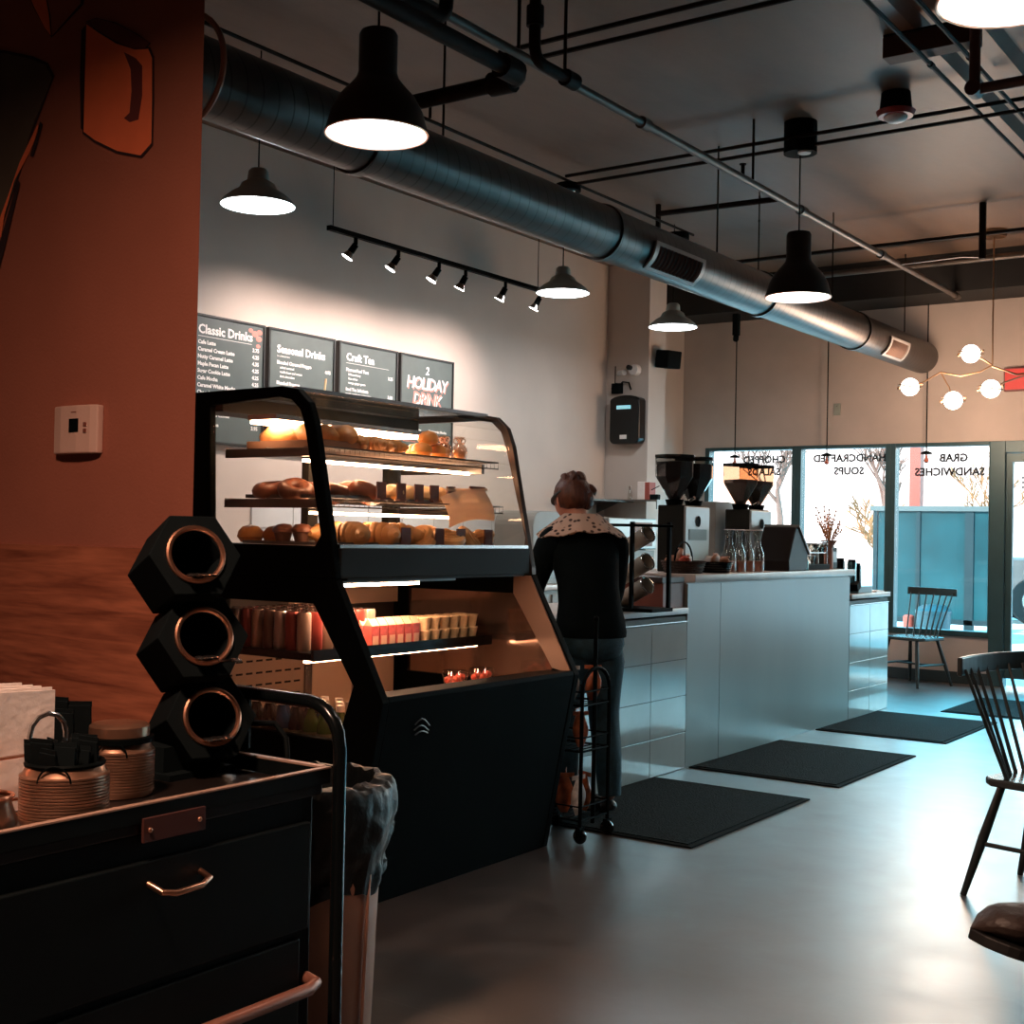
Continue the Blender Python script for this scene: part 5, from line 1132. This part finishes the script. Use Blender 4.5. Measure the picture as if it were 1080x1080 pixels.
def sbag(m):
    def f():
        t = bpy.data.objects.new('snack_bag', None); COL.objects.link(t)
        q = MB(); q.grid(lambda u, v: Vector((.045*math.sin(u*2*PI)*(.35+.65*math.sin(PI*v)), .022*math.cos(u*2*PI)*math.sin(PI*v), .17*v)), 17, 9); noisy(q, .004, 3, 25); q.build('bag_body', m, t)
        MB().box((-.045, -.002, .165), (.045, .002, .185)).build('bag_seal', m, t, smooth=False); return t
    return f
SB = [mat('orange brown snack film', (.50, .13, .05), .28, var=.5, vscale=25), mat('white printed snack film', (.55, .50, .46), .3, var=.4, vscale=30)]
i = 0
for z, row in ((.108, ((-.14, -.06, 0), (-.05, -.05, 0), (.03, -.06, 1), (-.10, .04, 0), (0, .04, 0))), (.408, ((-.12, -.05, 0), (.03, -.05, 0), (-.04, .04, 0))), (.608, ((-.10, -.06, 1), (-.02, -.05, 1), (.04, .03, 0)))):
    for (x, y, c) in row:
        shelf_n = {.108: 'bottom', .408: 'middle', .608: 'top'}[z]
        put('sb%d' % c, sbag(SB[c]), ordn[row.index((x, y, c))]+' '+['orange brown', 'white printed'][c]+' snack bag in the '+shelf_n+' basket of the rolling rack', 'snack bag', (-3.06+x, 4.92+y, z), i*.7, ['orange brown', 'white printed'][c]+' snack bags in the '+shelf_n+' rack basket', .95 if z < .3 else .85); i += 1

# ================================================================ CONDIMENT CART
cart = thing('condiment_cart', 'black condiment cart with copper drawer handle in the lower left corner', 'cart', (-1.95, 1.1, 0))
CW = mat('black stained cart wood', (.003, .0048, .005), .5, var=.3, spec=.15)
MB().box((-2.18, .35, .12), (-1.715, 1.80, .845)).build('cabinet', CW, cart, smooth=False, bevel=.004)
MB().box((-2.19, .34, .845), (-1.705, 1.815, .865)).build('cart_top', mat('dark cart top', (.010, .007, .006), .3), cart, smooth=False, bevel=.003)
RIMM = mat('worn tan rim', (.32, .20, .15), .4)
m = MB().box((-1.712, .34, .865), (-1.700, 1.83, .893)).box((-2.19, 1.818, .865), (-1.712, 1.83, .893)).box((-2.20, .34, .865), (-2.19, 1.83, .893)); m.build('tray_rim', CW, cart, smooth=False)
m = MB().box((-1.713, .34, .8932), (-1.699, 1.831, .896)).box((-2.19, 1.816, .8932), (-1.713, 1.831, .897)); m.build('rim_edge', RIMM, cart, smooth=False)
dr = MB().box((-1.714, .80, .60), (-1.700, 1.78, .80)).build('drawer', CW, cart, smooth=False, bevel=.003)
MB().tube([(-1.702, 1.402, .762), (-1.672, 1.408, .752), (-1.664, 1.43, .748), (-1.664, 1.485, .750), (-1.672, 1.508, .756), (-1.702, 1.512, .762)], .0055, 10).build('drawer_handle', COPPER, dr)
pq = MB().box((-1.701, 1.385, .832), (-1.695, 1.517, .872)).build('name_plate', mat('dull copper plate', (.10, .035, .028), .4, .4), cart, smooth=False, bevel=.001)
for y in (1.398, 1.503): MB().ball((-1.694, y, .852), .0045, (.6, 1, 1), 10).build('rivet', COPPER, pq)
MB().box((-1.716, .38, .15), (-1.702, 1.76, .585)).build('front_door', CW, cart, smooth=False, bevel=.003)
# end hoop handle and lower rail
hp = [(-2.18, 1.85, .05), (-2.18, 1.85, .96)]+[(-2.13-.05*math.cos(a), 1.85, .96+.055*math.sin(a)) for a in (.4, .8, 1.2, PI/2)]+[(-1.78, 1.85, 1.012)]+[(-1.78+.085*math.sin(a), 1.85, .927+.085*math.cos(a)) for a in (.3, .6, .9, 1.2, PI/2)]+[(-1.695, 1.85, .05)]
MB().tube(hp, .0135, 12).build('end_hoop', BLACKG, cart)
MB().tube([(-1.96, 1.85, .90), (-1.96, 1.85, 1.01)], .014, 8).build('hoop_post', BLACK, cart)
MB().tube([(-1.93, 1.84, .955), (-1.88, 1.86, .957), (-1.85, 1.86, .93), (-1.835, 1.85, .89)], .006, 8).build('hook', BLACK, cart)
MB().tube([(-1.71, 1.30, .505), (-1.66, 1.33, .505), (-1.66, 1.745, .505), (-1.675, 1.775, .505), (-1.71, 1.785, .505)], .012, 10).build('lower_rail', mat('tan rail', (.30, .12, .08), .35, .4), cart)
for x, y in ((-2.14, .4), (-1.76, .4), (-2.14, 1.76), (-1.76, 1.76)):
    MB().cone((x, y-.02, .05), (x, y+.02, .05), .05, seg=24).box((x-.02, y-.03, .05), (x+.02, y+.03, .12)).build('caster', BLACK, cart)
rebase(cart)

# hexagonal cutlery tower
tw = thing('cutlery_tower', 'black tower of three hexagonal bins with copper rimmed openings on the cart', 'organizer', (-2.02, 1.705, .865))
def hexbin(cw, ax):
    """hexagonal bin whose round opening is centred on cw (room point), pointing along ax"""
    c = Vector(cw)-tw.location; ax = Vector(ax).normalized(); xh = Vector((0, 0, 1)).cross(ax).normalized(); up = ax.cross(xh); R = .090
    M = Matrix((xh, up, ax)).transposed().to_4x4(); M.translation = c-ax*.15
    hx = [(R*math.cos(a), R*math.sin(a)) for a in [PI/3*i for i in range(6)]]
    b = MB().prism(hx, .148, M, [(p[0]*.58, p[1]*.58) for p in hx]).build('bin', BLACKM, tw, smooth=False, bevel=.002)
    MB().torus(c, .053, .0055, ax, 36, 8).build('opening_rim', COPPER, b)
    MB().lathe([(.0515, .149), (.0500, .02), (0, .02)], c-ax*.15, 24, tuple(ax)).build('liner', BLACKG, b)
    return c, ax
C3 = []
for cw in ((-1.905, 1.665, 1.297), (-1.905, 1.690, 1.140), (-1.905, 1.715, .983)): C3.append(hexbin(cw, (.86, -.36, .30)))
MB().box((-.10, -.07, 0), (.09, .095, .012)).box((-.08, -.06, .012), (.06, .085, .06)).build('tower_base', BLACKM, tw, smooth=False)
for k, (c, ax) in enumerate(C3):
    c = c+tw.location
    for j in range(4):
        s = thing('spoon' if j % 2 else 'fork', ['metal ', 'silver ', 'bright '][k]+('spoon' if j % 2 else 'fork')+' lying in the '+['top', 'middle', 'bottom'][k]+' opening of the cutlery tower, '+['leftmost', 'second', 'third', 'rightmost'][j], 'cutlery', c+Vector((-.085, .010+.012*j, -.074)), -.35)
        L = .19 if (k == 1 and j == 3) else .115
        MB().tube([(0, 0, 0), (L*.6, .003*j, .01+.018), (L, .004*j, .035)], .0028, 6).build('handle', CHROME, s); MB().ball((L, .004*j, .036), .012, (1.5, .8, .3), 12).build('bowl' if j % 2 else 'tines', CHROME, s)

# ribbed canisters
RIB = mat('aged copper tin', (.42, .22, .14), .32, .85, var=.3, vscale=8)
def tin(loc, r, h, label):
    t = thing('ribbed_canister', label, 'canister', loc, 0, 'ribbed copper tins on the cart')
    pr_ = [(0, 0), (r, 0)]; n_ = 14
    for i in range(n_): z = .006+(h*.68)*i/n_; pr_ += [(r+.0028, z+.002), (r+.0028, z+.005), (r-.001, z+.0075)]
    pr_ += [(r+.002, h*.71), (r*.99, h*.74), (r*.90, h*.86), (r*.88, h*.90)]
    MB().lathe(pr_, seg=44).build('tin_body', RIB, t)
    MB().torus((0, 0, h*.90), r*.88, .0045, seg=40, k=6).build('tin_rim', BLACK, t)
    MB().torus((r*.62, -r*.74, h*.68), .026, .0016, (.6, -.75, 0), 24, 5, arc=PI).build('wire_bail', BLACK, t)
    MB().lathe([(r*.84, h*.90), (r*.84, .01), (0, .01)], seg=30).build('inner_wall', BLACKM, t)
    return t
tin((-1.805, 1.312, .867), .068, .105, 'ribbed copper tin of dark packets at the front of the cart')
tin((-1.915, 1.505, .867), .060, .108, 'ribbed copper tin with black band behind the front one')
MB_ = bpy.data.objects
o = [c for c in MB_ if c.get('label', '').startswith('ribbed copper tin with black')][0]
MB().lathe([(.0605, .094), (.0605, .104), (.054, .104)], seg=40).build('black_band', BLACK, o)
MB().lathe([(.053, .105), (.053, .122), (.046, .127), (0, .128)], seg=36).build('copper_lid', RIB, o)
# black sugar packets in the front tin
def packet():
    t = bpy.data.objects.new('sugar_packet', None); COL.objects.link(t)
    MB().box((-.022, -.003, 0), (.022, .003, .075)).build('packet', BLACKM, t, smooth=False, bevel=.001); MB().box((-.023, -.001, .072), (.023, .001, .082)).build('crimp', BLACKM, t, smooth=False); return t
rnd = random.Random(5)
for i in range(12):
    o = put('pkt', packet, 'black packet standing in the front ribbed tin', 'packet', (-1.805-.03+.02*(i % 4), 1.312-.03+.028*(i//4), .867+.040+rnd.uniform(0, .016)), rnd.uniform(-.5, .5), 'black packets in the front tin', 1.0, rnd.uniform(-.15, .15))
for i, (x, y, z, rz) in enumerate(((-2.02, 1.455, .955, .3), (-1.99, 1.475, .948, .7), (-1.975, 1.43, .94, .5))):
    put('pkt', packet, 'black card packet sticking up between the two tins, '+['left', 'middle', 'right'][i], 'packet', (x, y, z), rz, None, 1.0, .1)
t = thing('packet_box', 'small black box holding card packets between the tins and the wall', 'box', (-2.01, 1.455, .866)); MB().box((-.05, -.04, 0), (.025, .04, .09)).build('box_body', BLACKM, t, smooth=False, bevel=.003); MB().box((-.051, -.041, .08), (.026, .041, .086)).build('band', BLACK, t, smooth=False)
# wire caddy with napkins
t = thing('wire_caddy', 'copper wire caddy holding napkins at the left edge', 'caddy', (-1.96, 1.30, .866))
m = MB(); x0, x1, y0, y1 = -.06, .075, -.17, .075
for z in (.03, .10): m.tube([(x0, y0, z), (x1, y0, z), (x1, y1, z), (x0, y1, z)], .003, 6, closed=True)
m.tube([(x0, y0, .004), (x1, y0, .004), (x1, y1, .004), (x0, y1, .004)], .003, 6, closed=True)
for (x, y) in ((x0, y0), (x1, y0), (x1, y1), (x0, y1)): m.tube([(x, y, 0), (x, y, .10)], .003, 6)
for i in range(4): m.tube([(x0, y0+(y1-y0)*(i+.5)/4, .004), (x1, y0+(y1-y0)*(i+.5)/4, .004)], .002, 5)
m.build('wire_frame', COPPER, t)
MB().tube([(x1, .0, .03), (x1, .0, .13)]+[(x1, .035-.035*math.cos(a), .13+.035*math.sin(a)) for a in (.5, 1.0, PI/2, 2.1, 2.6)]+[(x1, .07, .13), (x1, .07, .03)], .0045, 8).build('end_loop', CHROME, t)
for i in range(14):
    nn = thing('paper_napkin', 'folded white paper napkin standing upright in the copper wire caddy', 'napkin', (-2.008+.008*i, 1.30, .872), 0, 'paper napkins in the wire caddy')
    MB().grid(lambda u, v: Vector((.0015*math.sin(u*5+i), -.16+.22*u, .205*v+.004*math.sin(i*1.7)*v-.01*u*v)), 6, 6).build('napkin', PAPER, nn, solid=.004)
t = thing('creamer_pot', 'small copper pot cut by the left edge in front of the caddy', 'pot', (-1.77, 1.15, .866)); MB().lathe([(0, 0), (.035, 0), (.045, .03), (.035, .06), (.038, .07)], seg=24).build('pot_body', RIB, t); MB().torus((.0, .0, .07), .037, .003, seg=24, k=6).build('pot_rim', COPPER, t)

# ================================================================ TRASH BIN
t = thing('trash_bin', 'round tan trash bin with a draped black liner beside the cart', 'trash bin', (-2.235, 2.36-.03, 0))
for c_ in (): pass
TANB = mat('tan brown bin plastic', (.42, .20, .13), .35, var=.1)
MB().lathe([(0, 0), (.155, 0), (.160, .01), (.185, .70), (.192, .70), (.192, .72), (.178, .72), (.150, .02), (0, .02)], seg=40).build('bin_body', TANB, t)
MB().tube([(.165, .02, .01), (.192, .02, .70)], .005, 6).build('seam', TANB, t)
LINR = mat('black bin liner', (.003, .0050, .0055), .42, bump=.8, bscale=14, spec=.4)
from mathutils import noise
m = MB(); rnd = random.Random(8)
def lin(u, v):
    a = u*2*PI; nz_ = noise.noise(Vector((math.cos(a)*4, math.sin(a)*4, v*7))); rip = .010*nz_+.003*math.sin(a*13+v*9+nz_*5)
    
    if v < .25: w = v/.25; r = .140+.018*w; z = .25+.49*w
    elif v < .4: w = (v-.25)/.15; r = .160+.048*w; z = .742-.006*w
    else: w = (v-.4)/.6; r = .208-.012*w+.01*math.sin(w*5); z = .728-(.21+.04*math.sin(a+2.0)+.015*math.sin(5*a))*w
    return Vector(((r+rip*(.5+v))*math.cos(a), (r+rip*(.5+v))*math.sin(a), z+rip))
m.grid(lin, 161, 28); m.build('bin_liner', LINR, t); MB().cone((0, 0, .24), (0, 0, .25), .140, seg=40).build('liner_bottom', LINR, t)

# ================================================================ CHAIRS
CHB = mat('blue black chair paint', (.020, .028, .028), .35, var=.1); 
CHS = mat('chair seat paint', (.045, .055, .055), .25)
def chair(loc, rz, label, group):
    t = thing('spindle_back_chair', label, 'chair', loc, rz, group)
    # faces -y ; back at +y
    S = [(-.20, -.20), (.20, -.20), (.225, -.12), (.215, .17), (.17, .21), (-.17, .21), (-.215, .17), (-.225, -.12)]
    MB().prism(S, .030, Matrix.Translation((0, 0, .425))).build('seat', CHS, t, smooth=False, bevel=.008)
    feet = ((-.235, -.235), (.235, -.235), (-.235, .26), (.235, .26)); tops = ((-.155, -.15), (.155, -.15), (-.15, .15), (.15, .15))
    for f, p in zip(feet, tops): MB().tube([(p[0], p[1], .43), ((f[0]+p[0])/2, (f[1]+p[1])/2, .22), (f[0], f[1], .0)], [.015, .019, .012], 12).build('leg', CHB, t)
    def at(i, z): s = (.43-z)/.43; return (tops[i][0]+(feet[i][0]-tops[i][0])*s, tops[i][1]+(feet[i][1]-tops[i][1])*s, z)
    for a, b, z in ((0, 2, .20), (1, 3, .20)): MB().tube([at(a, z), at(b, z)], .009, 8).build('stretcher', CHB, t)
    a, b = Vector(at(0, .2)).lerp(Vector(at(2, .2)), .5), Vector(at(1, .2)).lerp(Vector(at(3, .2)), .5); MB().tube([a, b], .009, 8).build('stretcher', CHB, t)
    N = 7
    for i in range(N):
        s = -1+2*i/(N-1); MB().tube([(s*.175, .17-.05*s*s, .45), (s*.235, .300-.036*s*s, .86)], [.0085, .0065], 8).build('spindle', CHB, t)
    mb = MB(); n = 12; O = []
    for i in range(n+1): s = -1+2*i/n; O.append((s*.275, .255+.038*(1-s*s)))
    for i in range(n, -1, -1): s = -1+2*i/n; O.append((s*.275, .277+.038*(1-s*s)))
    mb.prism(O, .072, Matrix.Translation((0, 0, .835))); mb.build('crest_rail', CHB, t, smooth=False, bevel=.006); return t
chair((-3.86, 12.06, 0), math.radians(-20), 'dark spindle-back chair standing below the third window', 'dark spindle back chairs')
chair((-1.11, 5.23, 0), math.radians(78), 'dark spindle-back chair in the right foreground, cut by the frame', 'dark spindle back chairs')

# shoe of a seated guest at the right edge
t = thing('leather_shoe', 'dark brown leather shoe tip of a seated guest at the right edge', 'shoe', (-.645, 2.34, .655), math.radians(212)); t.rotation_euler = (0, math.radians(-14), math.radians(212)); t.scale = (1.15,)*3
def foot(u, v):
    # u along from toe (0) to heel (1), v around
    a = v*2*PI; L = .30; x = L*u
    w = .050*min(1, (u/.18)**.5 if u > 0 else 0)*(1-.25*max(0, u-.5)); hh = (.030+.045*min(1, u*1.6))*min(1, (u/.10)**.5 if u > 0 else 0)
    return Vector((-x+.0, w*math.cos(a), hh*(1+math.sin(a))*.62 + .012))
MB().grid(foot, 24, 25).build('shoe_upper', mat('dark brown leather', (.035, .020, .015), .5, bump=.3, bscale=60), t)
so_ = [(-.302*u, .053*min(1, (max(u, 0)/.18)**.5)*(1-.25*max(0, u-.5))) for u in [i/20 for i in range(21)]]
MB().prism(so_+[(p[0], -p[1]) for p in so_[::-1][:-1]], .018, Matrix.Translation((0, 0, -.004))).build('shoe_sole', mat('black shoe sole', (.006, .006, .006), .6), t, smooth=False, bevel=.003)
MB().tube([(-.24, 0, .06), (-.27, 0, .16), (-.42, 0, .40)], [.042, .040, .060], 16).build('trouser_leg', mat('dark denim trouser', (.012, .018, .024), .8), t)

# ================================================================ PERSON
per = thing('person', 'woman with brown bun, black cardigan and crochet collar leaning over the counter', 'person', (-3.315, 5.37, 0))
fdir = Vector((-.78, .62, 0)).normalized(); rt = Vector((fdir.y, -fdir.x, 0))
B0 = Vector((-3.315, 5.37, 0))
def L(r_, f_, z): return tuple(rt*r_+fdir*f_+Vector((0, 0, z*.968)))
SKN = mat('warm skin', (.60, .27, .19), .55); JEAN = mat('blue denim', (.018, .055, .075), .8, var=.3, vscale=30, bump=.3, bscale=200); CARD = mat('black knit cardigan', (.0028, .0052, .006), .9, bump=.3, bscale=150, spec=.05)
V = [L(0, -.04, .93)+(.12,), L(0, 0, 1.08)+(.115,), L(0, .05, 1.22)+(.13,), L(0, .10, 1.36)+(.105,), L(0, .145, 1.43)+(.052,), L(-.01, .185, 1.50)+(.062,), L(-.02, .21, 1.565)+(.085,), L(-.02, .20, 1.62)+(.06,),
     L(-.16, .09, 1.335)+(.055,), L(-.225, .14, 1.12)+(.036,), L(-.17, .30, 1.00)+(.030,), L(-.15, .34, .985)+(.022,),
     L(.16, .09, 1.335)+(.055,), L(.175, .14, 1.12)+(.036,), L(.17, .28, 1.00)+(.030,), L(.15, .33, .985)+(.022,),
     L(-.09, -.02, .86)+(.090,), L(-.10, .02, .50)+(.044,), L(-.10, -.03, .10)+(.036,), L(-.10, .07, .035)+(.026,),
     L(.09, -.02, .86)+(.090,), L(.10, .015, .50)+(.044,), L(.12, -.05, .10)+(.036,), L(.12, .05, .035)+(.026,)]
Ed = [(0, 1), (1, 2), (2, 3), (3, 4), (4, 5), (5, 6), (6, 7), (3, 8), (8, 9), (9, 10), (10, 11), (3, 12), (12, 13), (13, 14), (14, 15), (0, 16), (16, 17), (17, 18), (18, 19), (0, 20), (20, 21), (21, 22), (22, 23)]
body = skin('body', V, Ed, SKN, per)
def hand(side):
    w = Vector(L(side*.15, .34, .985)); q = []
    vs_ = [tuple(w)+(.020,), tuple(w+fdir*.035-Vector((0, 0, .012)))+((.030, .014),)]; es_ = [(0, 1)]
    for k in range(4):
        b = w+fdir*.055+rt*(-.027+.018*k)-Vector((0, 0, .014)); ln = (.055, .066, .060, .045)[k]
        i = len(vs_); vs_ += [tuple(b)+(.009,), tuple(b+fdir*ln*.55-Vector((0, 0, .008)))+(.008,), tuple(b+fdir*ln*.85-Vector((0, 0, .028)))+(.007,)]; es_ += [(1, i), (i, i+1), (i+1, i+2)]
    i = len(vs_); b = w+fdir*.02-rt*side*.028; vs_ += [tuple(b)+(.010,), tuple(b+fdir*.03-rt*side*.015-Vector((0, 0, .012)))+(.008,)]; es_ += [(0, i), (i, i+1)]
    return skin('hand', vs_, es_, SKN, per, 2)
hand(-1); hand(1)
# face details
hc = Vector(L(-.02, .215, 1.565)); fd = (fdir*.9+rt*-.35+Vector((0, 0, -.35))).normalized(); fr_ = fd.cross(Vector((0, 0, 1))).normalized(); fu = fr_.cross(fd)
m = MB().ball(hc, .085, (1, 1, 1.15), 24); m.build('head', SKN, per)
m = MB(); m.lathe([(0, .025), (.010, .018), (.014, 0), (0, -.005)], hc+fd*.082-fu*.01, 12, tuple(fd)); m.build('nose', SKN, per)
for s in (-1, 1):
    MB().ball(hc+fr_*.082*s-fd*.005-fu*.005, .024, (.45, 1, 1.35), 14).build('ear', SKN, per)
    MB().ball(hc+fd*.074+fr_*.03*s+fu*.012, .012, (1, 1, .7), 12).build('eye', WHITE, per)
MB().ball(hc+fd*.078-fu*.042, .018, (1, 1, .3), 12).build('mouth', mat('lips', (.42, .12, .10), .5), per)
HAIR = mat('auburn brown hair', (.095, .028, .013), .45, var=.5, vscale=30, bump=.8, bscale=60, stretch=(1, 1, .3))
m = MB().ball(hc-fd*.014+Vector((0, 0, .022)), .101, (1.0, 1.0, 1.05), 28)
for v in list(m.b.verts):
    d_ = v.co-hc
    if d_.dot(fd) > .045 and d_.z < .05: v.co = v.co-fd*(d_.dot(fd)-.045)
    if d_.z < -.035 and d_.dot(fd) < .04: v.co.z = hc.z-.035+(v.co.z-hc.z+.035)*.3
noisy(m, .006, 2, 30).build('hair', HAIR, per)
m = MB(); bc = hc+Vector((0, 0, .095))-fd*.01+rt*.0
for k in range(9):
    a = k*2*PI/9; m.torus(bc+Vector((.036*math.cos(a), .036*math.sin(a), .014*math.sin(3*a))), .028, .017, (math.cos(a*1.7), math.sin(a*2.1), .4), 14, 7)
m.ball(bc, .052, (1.15, 1.15, .8), 16); noisy(m, .006, 9, 40).build('hair_bun', HAIR, per)
m = MB(); m.ball(hc-fd*.07+rt*.03+Vector((0, 0, -.015)), .045, (1, 1, 1.2), 16); m.ball(hc-fd*.05+rt*.065+Vector((0, 0, .03)), .035, (1, 1, 1.2), 14); noisy(m, .007, 4, 40).build('hair_curls', HAIR, per)
MB().torus(hc+Vector((0, 0, .03))+fd*.005, .096, .010, (fu*.9+fd*.15), 36, 8, sc=(1, 1, 1.6)).build('headband', mat('dark grey headband', (.045, .055, .055), .7), per)
# clothes as lofted garments
def loft(mb, rings, seg=36, caps=True):
    R_ = []
    for (c, rx, ry) in rings:
        c = Vector(c); rx *= .90; R_.append([mb.b.verts.new(c+rt*rx*math.cos(2*PI*j/seg)+fdir*ry*math.sin(2*PI*j/seg)) for j in range(seg)])
    for A, B in zip(R_, R_[1:]):
        for j in range(seg): mb.b.faces.new((A[j], A[(j+1) % seg], B[(j+1) % seg], B[j]))
    if caps: mb.b.faces.new(R_[0][::-1]); mb.b.faces.new(R_[-1])
    return mb
def smooth_tube(mb, pts, rs, k=16):
    P = [Vector(p) for p in pts]; Q = []; T = []
    for i in range(len(P)-1):
        p0 = P[max(i-1, 0)]; p1 = P[i]; p2 = P[i+1]; p3 = P[min(i+2, len(P)-1)]
        for s in range(5):
            t_ = s/5; Q.append(.5*((2*p1)+(-p0+p2)*t_+(2*p0-5*p1+4*p2-p3)*t_**2+(-p0+3*p1-3*p2+p3)*t_**3)); T.append(rs[i]*(1-t_)+rs[i+1]*t_)
    Q.append(P[-1]); T.append(rs[-1]); return mb.tube(Q, T, k)
cg = loft(MB(), [(L(0, -.055, .885), .193, .153), (L(0, -.055, .91), .195, .156), (L(0, -.05, .96), .188, .150), (L(0, -.03, 1.05), .172, .135), (L(0, .0, 1.14), .170, .128), (L(0, .035, 1.23), .185, .132), (L(0, .07, 1.31), .200, .132), (L(0, .095, 1.37), .190, .115), (L(0, .12, 1.42), .130, .090), (L(0, .135, 1.455), .072, .065)])
cg.build('cardigan', CARD, per)
for s in (-1, 1):
    e_ = -.235 if s < 0 else .185
    q = smooth_tube(MB(), [L(s*.13, .095, 1.375), L(s*.172, .09, 1.33), L(e_, .13, 1.13), L(s*.20, .24, 1.03), L(s*.16, .315, 1.0)], [.066, .072, .058, .050, .040]); q.build('cardigan_sleeve', CARD, per)
jn = loft(MB(), [(L(0, -.045, .99), .155, .125), (L(0, -.055, .92), .175, .145), (L(0, -.06, .85), .182, .150), (L(0, -.05, .79), .165, .125), (L(0, -.04, .76), .10, .08)])
jn.build('jeans_seat', JEAN, per)
for s in (-1, 1):
    fx = .0 if s < 0 else -.03
    smooth_tube(MB(), [L(s*.075, -.050, .90), L(s*.085, -.035, .76), L(s*.10, .015, .50), L(s*.105, fx-.01, .28), L(s*.11, fx-.03, .09)], [.070, .094, .078, .068, .056]).build('jeans_leg', JEAN, per)
LACE = bpy.data.materials.new('beige crochet lace'); LACE.use_nodes = True
n_ = LACE.node_tree.nodes; l_ = LACE.node_tree.links; b_ = n_['Principled BSDF']; b_.inputs['Roughness'].default_value = .9
tc_ = n_.new('ShaderNodeTexCoord'); vo = n_.new('ShaderNodeTexVoronoi'); vo.inputs['Scale'].default_value = 34; cr_ = n_.new('ShaderNodeValToRGB')
cr_.color_ramp.elements[0].position = .26; cr_.color_ramp.elements[0].color = (.05, .025, .02, 1); cr_.color_ramp.elements[1].position = .40; cr_.color_ramp.elements[1].color = (.52, .36, .28, 1)
l_.new(tc_.outputs['Object'], vo.inputs['Vector']); l_.new(vo.outputs['Distance'], cr_.inputs[0]); l_.new(cr_.outputs[0], b_.inputs['Base Color'])
def shawl(u, v):
    a = u*2*PI; c = Vector(L(0, .115-.01*v, 1.485-.055*v)); sx = .085+.145*v; sy = .080+.095*v
    p = c+rt*math.cos(a)*sx+fdir*math.sin(a)*sy; p.z += -.06*v*abs(math.cos(a))**2-.035*v*(math.sin(a) < 0)*abs(math.sin(a))+.006*math.sin(a*9)*v+.012; return p
MB().grid(shawl, 65, 14).build('crochet_collar', LACE, per, solid=.006)
for s, x in ((-1, -.10), (1, .12)):
    c = Vector(L(x, .06 if s < 0 else .04, .03)); MB().ball(c, .05, (1, 1, .62), 18).ball(c+fdir*.07, .045, (1, 1, .55), 16).ball(c-fdir*.06, .042, (1, 1, .7), 16).build('shoe', mat('dark trainers', (.02, .015, .015), .5), per)
